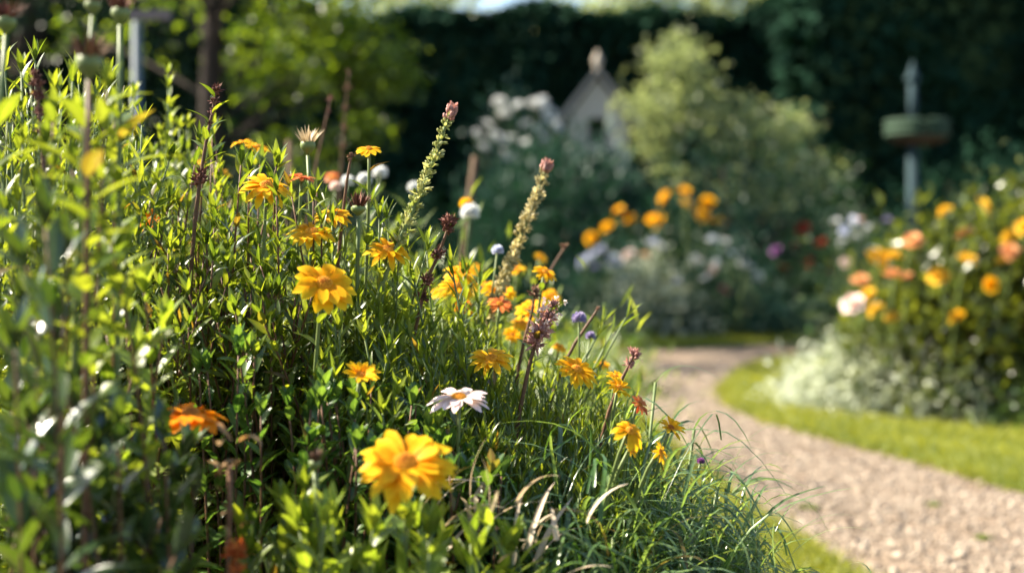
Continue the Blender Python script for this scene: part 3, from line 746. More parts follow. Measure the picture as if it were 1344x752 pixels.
def tree(name, label, base, trunk_pts, trunk_r, lobes, n, L, W, leaf, seed, group=None, limb=True):
    """Tapered trunk, limbs to every foliage lobe and a crown of leaf clumps; lobes are (centre, rx, ry, rz, share)."""
    rng = np.random.default_rng(8000 + seed)
    t = thing(name, label, 'tree', (base[0], base[1], 0), group)
    p = smooth_curve(np.array(trunk_pts, float), 6)
    gt = Geo(); gt.tube(p, np.linspace(trunk_r * 1.25, trunk_r * 0.5, len(p)), 10, 0.4)
    g = Geo(); S = sum(l[4] for l in lobes)
    for (c, rx, ry, rz, share) in lobes:
        c = np.asarray(c, float); m = int(n * share / S); tw = max(6, m // 12)
        q = nrm(rng.normal(0, 1, (tw, 3))); tc = c + q * (rng.random(tw) ** 0.5)[:, None] * [rx, ry, rz] * (0.8 + 0.3 * rng.random(tw))[:, None]
        per = 12; P = np.repeat(tc, per, 0) + rng.normal(0, 1, (tw * per, 3)) * L * 1.1
        D = np.repeat(q, per, 0) * 0.5 + rng.normal(0, 0.6, (tw * per, 3)) + [0, 0, -0.1]
        tone = np.clip(np.repeat(rng.random(tw), per) * 0.6 + rng.random(tw * per) * 0.4, 0, 1)
        g.leaves(rng, P, D, rng.normal(0, 0.5, (tw * per, 3)) + [0, 0, 1], L * (0.7 + 0.6 * rng.random(tw * per)), W * (0.7 + 0.6 * rng.random(tw * per)), bend=0.3, fold=0.2, nt=2, tone=tone)
        if limb:
            i = int(np.argmin(np.linalg.norm(p - (c - [0, 0, 0.5]), axis=1))); i = min(max(i, len(p) // 3), len(p) - 1)
            gt.tube(stem_path(p[i], c, rng, 8, 0.06, 0.5), np.linspace(trunk_r * 0.18, 0.006, 8), 7, 0.4)
            for _ in range(5):
                e = c + nrm(rng.normal(0, 1, 3)) * np.array([rx, ry, rz]) * 0.8
                gt.tube(stem_path(c, e, rng, 6, 0.03, 0.5), np.linspace(0.012, 0.003, 6), 5, 0.4)
    gt.build('trunk', M['bark'], t)
    g.build('crown', M[leaf], t)
    return t

# ------------------------------------------------------------------ far hedges, trees, garden house
def hedge(name, label, x0, x1, y0, y1, h, n, L, W, seed, leaf='bg_dark'):
    rng = np.random.default_rng(9000 + seed)
    t = thing(name, label, 'hedge', ((x0 + x1) / 2, (y0 + y1) / 2, 0))
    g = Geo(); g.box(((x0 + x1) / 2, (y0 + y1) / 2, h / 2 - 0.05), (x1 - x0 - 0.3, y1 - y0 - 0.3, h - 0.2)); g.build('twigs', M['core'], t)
    g = Geo()
    f = rng.random(n); P = np.empty((n, 3)); Nn = np.zeros((n, 3))
    a1 = int(n * 0.62); a2 = int(n * 0.84)
    P[:, 0] = x0 + (x1 - x0) * rng.random(n); P[:, 1] = y0 + (y1 - y0) * rng.random(n); P[:, 2] = h * rng.random(n)
    P[:a1, 1] = y0 + 0.14 * rng.random(a1); Nn[:a1] = (0, -1, 0.25)
    P[a1:a2, 2] = h - 0.12 * rng.random(a2 - a1); Nn[a1:a2] = (0, 0, 1)
    m = n - a2; side = rng.random(m) < 0.5
    P[a2:, 0] = np.where(side, x0 + 0.12 * rng.random(m), x1 - 0.12 * rng.random(m)); Nn[a2:] = np.stack([np.where(side, -1, 1), 0 * f[a2:], 0.2 + 0 * f[a2:]], 1)
    bump = 0.10 * np.sin(P[:, 0] * 2.1 + seed) * np.cos(P[:, 2] * 2.7) + 0.06 * np.sin(P[:, 0] * 5.3)
    P += Nn * bump[:, None]; P[:, 2] = np.maximum(P[:, 2], 0.03)
    D = Nn * 0.7 + rng.normal(0, 0.7, (n, 3))
    tone = np.clip(0.5 + 0.3 * np.sin(P[:, 0] * 3 + P[:, 2] * 4) + rng.normal(0, 0.2, n), 0, 1)
    g.leaves(rng, P, D, rng.normal(0, 0.4, (n, 3)) + [0, -0.3, 0.9], L * (0.7 + 0.6 * rng.random(n)), W * (0.7 + 0.6 * rng.random(n)), bend=0.25, fold=0.2, nt=2, tone=tone)
    g.build('foliage', M[leaf], t)
    return t
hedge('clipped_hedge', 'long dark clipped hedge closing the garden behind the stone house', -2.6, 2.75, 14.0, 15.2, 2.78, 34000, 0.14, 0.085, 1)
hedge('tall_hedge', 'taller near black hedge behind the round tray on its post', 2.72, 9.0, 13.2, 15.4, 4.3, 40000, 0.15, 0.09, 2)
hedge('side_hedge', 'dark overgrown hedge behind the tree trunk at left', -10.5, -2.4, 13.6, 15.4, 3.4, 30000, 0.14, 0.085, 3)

def tree_px(lobes, Y):
    out = []
    for (px, py, dY, rx, ry, rz, s) in lobes:
        out.append((U(px, py, Y + dY), rx, ry, rz, s))
    return out
b = U(275, 0, 9.0)
tree('dark_trunk_tree', 'tree with thin dark trunk and sunlit yellow green hanging twigs', (b[0], 9.0),
     [(b[0] - 0.05, 9.0, -0.02), (b[0], 9.0, 1.0), (b[0] + 0.02, 9.02, 2.0), (b[0] + 0.12, 9.05, 3.0)], 0.085,
     tree_px([(420, 20, 0, .42, .4, .35, 2.2), (470, 70, -.1, .3, .3, .2, 1.5), (505, 97, -.2, .20, .2, .05, 1.3), (450, 85, -.2, .2, .2, .1, 1.2), (375, 110, .3, .3, .3, .2, .8), (400, 200, .3, .3, .3, .2, .5), (478, 173, 0, .17, .2, .045, .8),
              (330, -60, 0, .5, .5, .3, 1.0), (215, -20, .3, .4, .5, .3, 1.0), (440, -80, 0, .5, .5, .35, 2), (330, -190, -.5, .5, .45, .35, 1.6), (420, -230, -.6, .5, .45, .35, 1.2), (300, -105, -1.3, .45, .4, .2, .55), (215, -150, -1.2, .45, .45, .25, .55), (370, -120, -.9, .3, .35, .2, .3), (340, 60, .5, .35, .4, .3, 1.0), (140, 60, .8, .4, .4, .3, .35)], 9.0),
     6400, 0.062, 0.034, 'tree_leaf', 1)
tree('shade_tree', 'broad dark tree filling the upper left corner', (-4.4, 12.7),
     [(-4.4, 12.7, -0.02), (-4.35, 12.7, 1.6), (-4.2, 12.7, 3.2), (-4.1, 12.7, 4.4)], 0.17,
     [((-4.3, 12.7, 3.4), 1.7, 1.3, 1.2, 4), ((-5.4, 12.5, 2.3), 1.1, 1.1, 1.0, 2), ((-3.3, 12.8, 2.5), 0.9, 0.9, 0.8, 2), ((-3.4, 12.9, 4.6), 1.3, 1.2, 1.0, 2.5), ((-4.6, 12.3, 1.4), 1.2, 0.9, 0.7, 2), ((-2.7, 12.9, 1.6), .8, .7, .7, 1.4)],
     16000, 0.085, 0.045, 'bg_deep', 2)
for i, (x, y, s, lab) in enumerate([(-2.3, 31, 1.1, 'hazy pale tree rising beyond the hedge left of the bright gap'), (2.7, 31, 1.15, 'hazy pale tree rising beyond the hedge right of the bright gap'), (5.2, 30, 1.2, 'tall leafy tree beyond the dark right hedge')]):
    tree('distant_tree', lab, (x, y), [(x, y, -0.02), (x, y, 2.0 * s), (x + .1, y, 4.0 * s)], 0.22,
         [((x, y, 4.6 * s), 2.0, 1.8, 1.6, 3), ((x - 1.5, y, 3.6 * s), 1.3, 1.2, 1.1, 1.5), ((x + 1.5, y, 3.7 * s), 1.3, 1.2, 1.1, 1.5)], 5000, 0.20, 0.12, 'bg_lime', 20 + i, 'trees beyond the hedge')

# little stone house with a pointed gable
def stone_house():
    Y = 12.0; c = U(782, 0, Y); x = c[0]
    t = thing('garden_house', 'small pale stone garden house with steep gable and finial', 'garden house', (x, Y, 0))
    w, d, ze, za = 0.50, 0.5, 1.60, 1.96
    g = Geo()
    ow, oz0, oz1 = 0.15, 1.38, 1.6
    yf, yb = Y - d / 2, Y + d / 2
    g.box((x - (w + ow) / 4, Y, ze / 2), ((w - ow) / 2, d, ze)); g.box((x + (w + ow) / 4, Y, ze / 2), ((w - ow) / 2, d, ze))
    g.box((x, Y, oz0 / 2), (ow - 0.004, d - 0.01, oz0)); g.box((x, yb - 0.03, (oz0 + ze) / 2 + .02), (ow - 0.004, 0.05, ze - oz0))
    g.build('wall', M['stone'], t, smooth=False)
    g = Geo()   # gable wall as prism with dark arched opening left by the blocks below
    hw = w / 2
    v = [(x - hw, yf, ze), (x + hw, yf, ze), (x, yf, za - .03), (x - hw, yb, ze), (x + hw, yb, ze), (x, yb, za - .03)]
    g.add(v, [(0, 3, 5, 2), (1, 2, 5, 4), (0, 1, 4, 3)], [(0, 2, 1), (3, 4, 5)]); g.build('gable', M['stone'], t, smooth=False)
    g = Geo()
    for s in (-1, 1):
        e = np.array([s * (hw + 0.10), 0, ze - 0.10]); a = np.array([0, 0, za + 0.02]); nn = nrm(np.array([s * (za - ze + .12), 0, hw + .1])) * 0.045
        q = []
        for yy in (yf - 0.06, yb + 0.06):
            for pt in (e, a, a + nn * [0.2, 0, 1.2], e + nn): q.append((x + pt[0], yy, pt[2]))
        g.add(q, [(0, 1, 2, 3), (7, 6, 5, 4), (0, 4, 5, 1), (1, 5, 6, 2), (2, 6, 7, 3), (3, 7, 4, 0)])
    g.build('roof', M['stone_roof'], t, smooth=False)
    g = Geo(); zz = np.array([0, .02, .05, .08, .10, .13, .16, .19, .2]) + za
    g.tube(np.column_stack([np.full(9, x), np.full(9, Y - d / 2 + .02), zz]), [.035, .035, .02, .03, .042, .036, .02, .01, .004], 10); g.build('finial', M['stone'], t)
    g = Geo(); g.box((x, yf + 0.35, (oz0 + ze) / 2), (ow - .006, 0.02, ze - oz0 - .01)); g.build('doorway', M['void'], t, smooth=False)
stone_house()

# round tray on a post
def tray_post():
    Y = 9.6; c = U(1198, 0, Y); x = c[0]
    t = thing('bird_table', 'blue grey post with finial carrying a round mossy green tray', 'bird table', (x, Y, 0))
    g = Geo(); g.tube([(x, Y, -.01), (x, Y, 1.26)], 0.036, 12); g.tube([(x, Y, 1.40), (x, Y, 1.68)], 0.028, 12); g.build('post', M['blue_paint'], t)
    g = Geo(); z = np.array([1.68, 1.70, 1.72, 1.75, 1.79, 1.83]); g.tube(np.column_stack([np.full(6, x), np.full(6, Y), z]), [.03, .05, .045, .03, .018, .004], 12); g.build('finial', M['blue_paint'], t)
    xx = x + 0.03
    g = Geo(); z = np.array([1.26, 1.275, 1.30, 1.315]); g.tube(np.column_stack([np.full(4, xx), np.full(4, Y), z]), [.08, .15, .19, .2], 24); g.build('tray', M['tray_brown'], t)
    g = Geo(); a = np.linspace(0, 2 * np.pi, 33)
    for zz in (1.335, 1.375, 1.41): g.tube(np.column_stack([xx + .195 * np.cos(a), Y + .195 * np.sin(a), np.full(33, zz)]), 0.024, 8)
    rng = np.random.default_rng(5); n = 500; aa = rng.random(n) * 6.283; rr = .2 * np.sqrt(rng.random(n))
    g.leaves(rng, np.column_stack([xx + rr * np.cos(aa), Y + rr * np.sin(aa), 1.36 + .06 * rng.random(n)]), rng.normal(0, .7, (n, 3)) + [0, 0, .4], [0, 0, 1.0], 0.04, 0.018, nt=2)
    g.build('rim', M['tray_green'], t)
tray_post()
b = U(180, 0, 5.0)
t = thing('garden_marker', 'pale blue garden post with slanting grey wooden pointer', 'post', (b[0], 5.0, 0))
g = Geo(); g.tube([(b[0], 5, -.01), (b[0] , 5, 1.45)], 0.018, 10); g.build('post', M['pale_paint'], t)
g = Geo(); q = U(192, 20, 4.965); g.box((q[0] + 0.01, 4.962, q[2]), (0.15, 0.02, 0.035)); g.build('pointer', M['rosy_wood'], t, smooth=False)
for (x0, y0, x1, y1, Y, w, lab) in [(612, 300, 624, 205, 4.2, 9, 'leaning brown garden stake between the two tall flower spikes'), (381, 300, 380, 184, 4.0, 9, 'upright brown garden stake behind the faded daisy heads')]:
    a = U(x0, y0, Y); e = U(x1, y1, Y); d = (e - a) / (e[2] - a[2]); f = a - d * a[2]
    o = Geo(); o.tube(np.array([f, a, e]), w / F * Y / 2, 8)
    tag(o.build('garden_stake', M['wood'], origin=tuple(f)), lab, 'stake', 'wooden garden stakes')

# shrubs behind the path
c = U(742, 0, 10.5)
bush('rounded_shrub', 'rounded blue green shrub below the small stone house', 'shrub', (c[0], 10.5), 0.80, 0.6, 1.22, 12000, 0.08, 0.034, 'bg_teal', 1, up=0.9, lump=0.10, shell=.25)
c = U(672, 0, 11.4)
t = bush('white_blossom_shrub', 'shrub with white blossom at left of the stone house', 'shrub', (c[0], 11.5), 0.5, 0.45, 1.66, 3800, 0.06, 0.032, 'bg_teal', 2, lump=0.3)
rng = np.random.default_rng(77)
blossoms(t, [(U(x, y, 11.0 + .1 * rng.random()), 0.06, 'white') for x, y in [(655, 135), (662, 150), (680, 140), (700, 138), (712, 135), (722, 150), (690, 165), (705, 172), (640, 165), (650, 180), (625, 178), (730, 168), (716, 185), (668, 185), (690, 190), (634, 195), (676, 208), (660, 205)]], rng)
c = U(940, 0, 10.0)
t = bush('pale_green_shrub', 'tall shrub with sunlight painted into its pale yellow green tops, rising to a point', 'shrub', (c[0], 10.0), 0.5, 0.5, 1.4, 5200, 0.055, 0.03, 'bg_teal', 3, nl=12,
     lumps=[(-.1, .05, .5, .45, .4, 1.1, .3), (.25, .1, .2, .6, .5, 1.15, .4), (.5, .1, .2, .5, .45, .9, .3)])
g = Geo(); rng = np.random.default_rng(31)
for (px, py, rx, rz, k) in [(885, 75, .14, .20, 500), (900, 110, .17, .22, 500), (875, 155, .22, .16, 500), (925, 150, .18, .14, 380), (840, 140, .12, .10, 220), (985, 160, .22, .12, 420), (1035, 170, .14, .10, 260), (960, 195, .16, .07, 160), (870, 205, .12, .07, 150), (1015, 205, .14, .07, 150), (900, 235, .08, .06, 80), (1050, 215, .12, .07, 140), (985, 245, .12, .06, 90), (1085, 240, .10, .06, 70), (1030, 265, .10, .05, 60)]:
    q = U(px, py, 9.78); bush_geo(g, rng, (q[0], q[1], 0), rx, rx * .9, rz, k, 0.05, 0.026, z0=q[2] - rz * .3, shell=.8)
g.build('sun_tinted_tops', M['bg_lime'], t)  # pale leaf colour paints sunlight onto the tops; the teal body paints the shade
c = U(1065, 0, 10.6)
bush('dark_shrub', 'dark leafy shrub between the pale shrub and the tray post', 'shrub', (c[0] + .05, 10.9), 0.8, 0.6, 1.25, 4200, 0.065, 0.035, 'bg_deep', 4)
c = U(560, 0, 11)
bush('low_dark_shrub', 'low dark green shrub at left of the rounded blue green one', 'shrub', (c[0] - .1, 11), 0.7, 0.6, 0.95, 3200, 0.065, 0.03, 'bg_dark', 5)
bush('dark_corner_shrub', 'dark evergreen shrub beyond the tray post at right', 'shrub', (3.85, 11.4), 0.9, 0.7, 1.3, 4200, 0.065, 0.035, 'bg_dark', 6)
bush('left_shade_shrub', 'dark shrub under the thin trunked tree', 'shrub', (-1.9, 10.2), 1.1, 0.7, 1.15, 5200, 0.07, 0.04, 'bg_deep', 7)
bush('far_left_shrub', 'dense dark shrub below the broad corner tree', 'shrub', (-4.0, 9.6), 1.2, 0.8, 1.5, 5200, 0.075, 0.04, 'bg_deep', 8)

# the mixed bed in the middle distance
def bed_plant(name, label, px, Y, rx, h, n, leaf, seed, spots=(), L=0.05, W=0.02, rad=0.03, stalk=0.25, ry=None, **kw):
    c = U(px, 0, Y)
    t = bush(name, label, 'flowering plant', (c[0], Y), rx, ry or rx * .8, h, n, L, W, leaf, seed, stems=7, stem='stem', **kw)
    rng = np.random.default_rng(100 + seed)
    if spots: blossoms(t, [(U(x, y, Y - 0.12 - (.1 * rng.random())), rad * (0.85 + .3 * rng.random()), m) for x, y, m in spots], rng, stalk)
    return t
bed_plant('orange_flower_plant', 'tall plant with orange blooms above the white and silver bed', 880, 9.5, 0.42, 0.72, 1800, 'bg_deep', 31,
          [(873, 260, 'yellow'), (899, 252, 'yellow'), (899, 270, 'butter'), (928, 267, 'yellow'), (921, 285, 'amber'), (943, 292, 'butter'), (857, 289, 'yellow'), (827, 289, 'yellow'), (813, 277, 'yellow'), (798, 299, 'yellow'), (776, 313, 'amber'), (866, 293, 'amber')], rad=0.052, stalk=0.45)
bed_plant('pale_blue_flower_plant', 'bushy plant with pale blue blooms at left end of the far bed', 790, 9.2, 0.34, 0.58, 2400, 'bg_teal', 32,
          [(775, 338, 'paleblue'), (788, 330, 'paleblue'), (765, 345, 'paleblue'), (805, 342, 'paleblue'), (825, 335, 'blush'), (812, 350, 'paleblue'), (859, 320, 'paleblue'), (846, 337, 'peach'), (888, 372, 'paleblue'), (780, 352, 'lilac'), (866, 325, 'white')], rad=0.042)
bed_plant('silver_leaf_plant', 'upright silver leaved plant in the middle of the far bed', 850, 9.0, 0.36, 0.46, 2200, 'silver', 33, L=0.05, W=0.016)
bed_plant('white_flower_plant', 'low bush dotted with white blooms at right end of far bed', 955, 9.05, 0.36, 0.56, 2600, 'bg_teal', 34,
          [(912, 340, 'white'), (935, 315, 'white'), (950, 318, 'white'), (960, 335, 'white'), (975, 345, 'white'), (985, 352, 'white'), (935, 355, 'blush'), (925, 365, 'white'), (995, 362, 'white'), (915, 345, 'white'), (970, 332, 'white'), (940, 345, 'white'), (955, 385, 'pink'), (950, 380, 'pink')], rad=0.036)
bed_plant('red_flower_plant', 'dark plant with dim red blooms right of the white flowers', 1062, 9.6, 0.42, 0.6, 2200, 'bg_deep', 35,
          [(1028, 353, 'red'), (1065, 345, 'red'), (1046, 322, 'red'), (1078, 320, 'red'), (1088, 360, 'red'), (1018, 330, 'purple'), (1055, 300, 'red')], rad=0.045)
for i, (px, lab) in enumerate([(800, 'low grey green edging mound at left end of the far bed'), (880, 'low grey green edging mound under the silver leaved plant'), (960, 'low grey green edging mound under the pink blooms'), (1030, 'low grey green edging mound at right end of the far bed')]):
    bed_plant('edging_plant', lab, px, 8.95 + 0.1 * i, 0.26, 0.24, 1300, 'bg_teal', 40 + i, L=0.04, W=0.012, up=0.7, ry=.2)
bed_plant('white_rose_bush', 'loose bush with white and lilac blooms between tray post and yellow roses', 1130, 8.2, 0.3, 0.72, 1800, 'bg_deep', 50,
          [(1098, 292, 'white'), (1108, 303, 'paleblue'), (1120, 290, 'paleblue'), (1105, 318, 'white'), (1128, 290, 'blush'), (1165, 290, 'lilac'), (1140, 300, 'white'), (1110, 345, 'blush'), (1122, 312, 'white'), (1145, 330, 'paleblue')], rad=0.030)

# island: yellow rose bush, silver mound, dark ground plants
c = U(1275, 0, 5.5)
rng = np.random.default_rng(50)
t = bush('yellow_rose_bush', 'big bush of yellow and peach blooms on the lawn island', 'shrub', (c[0], 5.6), 0.5, 0.5, 0.8, 12000, 0.058, 0.031, 'leaf_rose', 60, stem='stem_red', stems=22,
         lumps=[(-.04, 0, .05, .38, .40, .60, .30), (.35, 0, .08, .46, .45, .66, .3), (.02, .0, .5, .10, .10, .30, .03), (.18, 0, .56, .09, .09, .31, .03), (.28, 0, .52, .11, .1, .3, .03), (-.16, 0, .42, .11, .12, .28, .03), (-.24, -.1, .12, .16, .2, .36, .07), (.7, 0, .3, .4, .4, .5, .12)])
spots = [(1198, 318, 'peach'), (1152, 340, 'butter'), (1172, 338, 'butter'), (1130, 370, 'peach'), (1139, 388, 'butter'), (1150, 408, 'butter'), (1170, 418, 'butter'), (1120, 400, 'blush'), (1232, 364, 'butter'), (1269, 342, 'butter'), (1326, 312, 'butter'), (1316, 345, 'butter'), (1300, 374, 'amber'), (1257, 417, 'amber'), (1268, 308, 'peach'), (1241, 278, 'butter'), (1290, 272, 'butter'), (1190, 365, 'peach'), (1172, 362, 'peach'), (1325, 330, 'peach'), (1345, 300, 'butter')]
blossoms(t, [(U(x, y, 5.06 + .12 * rng.random()), 0.039 * (.75 + .4 * rng.random()), m) for x, y, m in spots], rng)
c = (1.34, 0, 0)
bush('silver_mound', 'silvery feathery mound spilling towards the lawn edge', 'shrub', (1.56, 5.62), 0.42, 0.30, 0.17, 11000, 0.05, 0.015, 'silver', 61, stem='stem', up=0.3, lump=0.12, nt=2, shell=.2)
bush('silver_fringe', 'thin silver leaved plant in front of the yellow rose bush', 'shrub', (1.70, 5.32), 0.24, 0.16, 0.2, 1300, 0.045, 0.009, 'silver', 62, stem='stem', up=0.4)
for i, (x, y, r, lab) in enumerate([(2.0, 5.12, .24, 'low dark blue green plant right of the thin silver fringe'), (2.4, 5.05, .28, 'low dark blue green plant under the right side of the rose bush'), (2.85, 5.05, .3, 'low dark blue green plant at the far right of the island')]):
    bush('ground_plant', lab, 'plant', (x, y), r, r * .7, 0.2, 1600, 0.045, 0.014, 'leaf_blue', 64 + i, stem='stem', group='low dark plants edging the island', up=0.4)
for i, (x, y, s, lab) in enumerate([(2.9, 6.0, 1.0, 'green shrub behind the right side of the yellow rose bush'), (1.95, 6.5, .7, 'small green shrub behind the yellow rose bush')]):
    bush('island_shrub', lab, 'shrub', (x, y), .5 * s, .45 * s, .75 * s, 3200, 0.05, 0.024, 'leaf_deep', 68 + i)
rng = np.random.default_rng(9)
for (px, py, w, lab) in [(1060, 672, 30, 'small green weed tuft in the middle of the gravel path'), (1225, 668, 22, 'tiny weed tuft near the right part of the gravel'), (1290, 712, 26, 'small flat weed in the lower right gravel')]:
    Y = CAM_H * F / (py - HY); c = U(px, py, Y); R = w / F * Y / 2; n = 80; a = rng.random(n) * 6.283
    g = Geo(); rr = R * .6 * rng.random(n)
    g.leaves(rng, np.column_stack([c[0] + rr * np.cos(a), Y + rr * np.sin(a), np.full(n, .008)]), np.column_stack([np.cos(a), np.sin(a), .5 + rng.random(n)]), [0, 0, 1.0], R * .7, .005, nt=3, bend=.4)
    tag(g.build('weed_tuft', M['leaf'], origin=(c[0], Y, 0.008)), lab, 'weed', 'weeds in the gravel')

# ------------------------------------------------------------------ the flower bed on the left
SIL = ([-60, 0, 100, 200, 260, 330, 420, 500, 560, 620, 700, 760, 830, 900], [200, 200, 205, 210, 225, 240, 285, 315, 350, 400, 440, 480, 520, 590])
def tips_in(rng, n, x0, x1, d0, d1, Y0, Y1, low=0.0, sil=SIL):
    """n shoot tips between two pixel columns, d0..d1 pixels below the bed's outline; lower tips stand nearer (Y0)."""
    x = x0 + (x1 - x0) * rng.random(n); d = d0 + (d1 - d0) * rng.random(n) ** 0.8
    y = np.interp(x, *sil) + d + rng.normal(0, 8, n)
    f = (d - d0) / max(1, d1 - d0)
    Y = Y1 + (Y0 - Y1) * f + rng.normal(0, 0.03, n)
    return np.array([U(a, b_, c_) for a, b_, c_ in zip(x, y, Y)])
main = dict(L=0.043, W=0.0098, pitch=0.0105, start=0.30, bend=0.35, spread=(0.35, 1.05), wob=0.03, base_spread=0.25)
segs = [(-40, 70, 'leafy plant behind the blurred stems at far left'), (60, 150, 'leafy plant behind the pale yellow bloom'), (140, 225, 'leafy plant around the half hidden orange bloom'), (215, 295, 'leafy plant under the dark red seed spike'), (285, 365, 'leafy plant under the topmost sharp yellow daisy'),
        (355, 430, 'leafy plant under the largest sharp yellow daisy'), (420, 500, 'leafy plant left of the small low amber daisy'), (485, 565, 'leafy plant under the daisy beside the red brown seed stalk'), (550, 640, 'leafy plant below the tallest flower spike')]
for i, (x0, x1, lab) in enumerate(segs):
    rng = np.random.default_rng(200 + i)
    T = np.vstack([tips_in(rng, 21, x0 - 15, x1 + 15, -5, 120, 1.48, 1.85), tips_in(rng, 12, x0 - 15, x1 + 15, 90, 230, 1.38, 1.5)])
    T = np.vstack([T, tips_in(rng, 5, x0, x1, -50, 0, 1.5, 1.75)])
    kw_ = dict(main); kw_.update([dict(), dict(L=.05, W=.0078, pitch=.0095), dict(L=.038, W=.011), dict(L=.046, W=.0085), dict(L=.05, W=.0125, pitch=.014), dict(L=.043, W=.0095), dict(L=.052, W=.0075, pitch=.009), dict(L=.046, W=.0085), dict(L=.048, W=.007, pitch=.009)][i])
    lf = ['leaf', 'leaf_gloss', 'leaf', 'leaf', 'leaf_gloss', 'leaf', 'leaf', 'leaf_lime', 'leaf'][i]
    clump('leafy_plant', lab, 'plant', T, rng, leaf=lf, stem='stem_red' if i in (3, 4, 5) else 'stem', group='leafy plants filling the bed', **kw_)
# broad leaved darker plants low in the middle
for i, (x0, x1, d0, d1, Y0, Y1, lab) in enumerate([(260, 420, 210, 330, 1.28, 1.4, 'broad leaved dark plant behind the blurred orange daisy'), (400, 560, 180, 300, 1.28, 1.42, 'broad leaved dark plant left of the blush daisy'), (520, 680, 170, 260, 1.3, 1.42, 'broad leaved plant around the stem of the blush daisy')]):
    rng = np.random.default_rng(230 + i)
    clump('broad_leaf_plant', lab, 'plant', tips_in(rng, 13 if i == 0 else 22, x0, x1, d0, d1, Y0, Y1), rng, leaf='leaf_deep', stem='stem_red', L=0.042, W=0.015, pitch=0.014, start=0.4, prof=OVAL, spread=(0.5, 1.2), group='broad leaved dark plants low in the bed')
# tall yellow green shoots a little behind
for i, (pts, Y, lab) in enumerate([([(173, 130), (160, 160), (185, 190), (150, 210), (140, 185)], 2.0, 'pale shoot group under the pale blue garden post'), ([(228, 110), (215, 150), (235, 165), (200, 180), (245, 200), (225, 200)], 2.05, 'pale feathery shoots left of the dark red seed spike'), ([(95, 160), (110, 190), (75, 175), (125, 215), (60, 200)], 1.9, 'tall pale shoots behind the brown buds')]):
    rng = np.random.default_rng(240 + i)
    clump('pale_shoots', lab, 'plant', [U(x, y, Y + rng.normal(0, .04)) for x, y in pts for _ in (0, 1)] + rng.normal(0, .012, (2 * len(pts), 3)), rng, leaf='leaf_lime', L=0.038, W=0.009, pitch=0.010, start=0.4, spread=(.4, 1.1))
# far left tall stems in front
rng = np.random.default_rng(250)
clump('tall_leafy_stems', 'tall fresh green stems at the far left edge beside the dark seed spike', 'plant', [U(x, y, 1.33 + rng.normal(0, .05)) for x, y in [(-20, 120), (10, 160), (30, 190), (0, 220), (45, 250), (75, 230), (-30, 180), (60, 300), (20, 270), (90, 280), (-10, 60), (28, 95), (70, 120), (95, 105), (120, 140), (60, 165), (110, 190)]], rng, leaf='leaf', L=0.042, W=0.0105, pitch=0.011, start=0.35, spread=(.4, 1.0))
clump('small_leaf_spire', 'narrow spire of tiny leaves at far left beside the dark seed spike', 'plant', [U(40, 112, 1.3), U(28, 140, 1.31), U(52, 150, 1.3)], rng, leaf='leaf', L=0.015, W=0.005, pitch=0.0045, start=0.4, spread=(.5, 1.1))
rng = np.random.default_rng(255)
clump('near_leafy_stems', 'blurred yellow green leaf pairs around the nearest brown bud', 'plant', [U(x, y, 1.1 + rng.normal(0, .04)) for x, y in [(70, 150), (105, 160), (60, 190), (140, 120), (150, 150), (95, 220)]], rng, leaf='leaf_lime', stem='stem_red', L=.045, W=.013, pitch=.018, start=.5, spread=(.4, 1.0), pairs=True, wob=.02)
rng = np.random.default_rng(256)
clump('upright_stems', 'crowd of upright narrow leaved stems at left below the brown buds', 'plant', [U(x + rng.normal(0, 6), y, 1.56 + rng.normal(0, .06)) for x, y in [(0, 60), (20, 110), (48, 80), (70, 120), (95, 95), (118, 130), (135, 105), (160, 140), (35, 150), (85, 160), (110, 175), (150, 180), (185, 165), (10, 190)]], rng, leaf='leaf', L=.05, W=.0085, pitch=.011, start=.35, spread=(.35, 1.0), wob=.025, base_spread=.3)
for j, (pts, lab) in enumerate([([(30, 400), (75, 450), (10, 470), (100, 500), (50, 520), (15, 540)], 'dark shiny blurred leaves at the left edge beside the orange daisy'), ([(40, 640), (90, 660), (140, 680), (10, 670), (70, 710), (180, 700), (220, 690), (130, 725)], 'dark shiny blurred leaves filling the lower left corner')]):
    rng = np.random.default_rng(257 + j)
    clump('blurred_shoots', lab, 'plant', [U(x, y, 1.08 + rng.normal(0, .04)) for x, y in pts], rng, leaf='leaf_front', stem='stem_red', L=.06, W=.02, pitch=.016, start=.45, spread=(.45, 1.2), wob=.02, group='blurred leafy shoots in front')
# blurred stems nearest the camera
for i, (pts, Y, L, lab) in enumerate([([(60, 300), (35, 350), (85, 340), (50, 420), (20, 460)], 0.95, .05, 'blurred dark stemmed plant nearest the camera at left'), ([(190, 385), (165, 420), (215, 430), (180, 470), (140, 440)], 1.22, .042, 'blurred shoot with yellow green top leaves left of the orange daisy'),
        ([(100, 540), (130, 590), (70, 600), (155, 560), (40, 560), (20, 620)], 1.02, .042, 'blurred dark green shoots in the lower left corner'), ([(215, 575), (240, 600), (190, 610), (225, 640), (170, 640), (255, 650)], 1.08, .042, 'blurred shiny shoots just below the orange daisy'),
        ([(60, 690), (110, 700), (150, 690), (20, 700), (190, 715), (90, 740), (230, 730)], 1.02, .045, 'dark blurred leaves at the very bottom left')]):
    rng = np.random.default_rng(260 + i)
    clump('blurred_shoots', lab, 'plant', [U(x, y, Y + rng.normal(0, .03)) for x, y in pts], rng, leaf='leaf_front' if i != 1 else 'leaf_fresh', stem='stem_red', L=L * 1.4, W=0.0175, pitch=0.019, start=0.45, spread=(.45, 1.2), wob=.02, group='blurred leafy shoots in front')
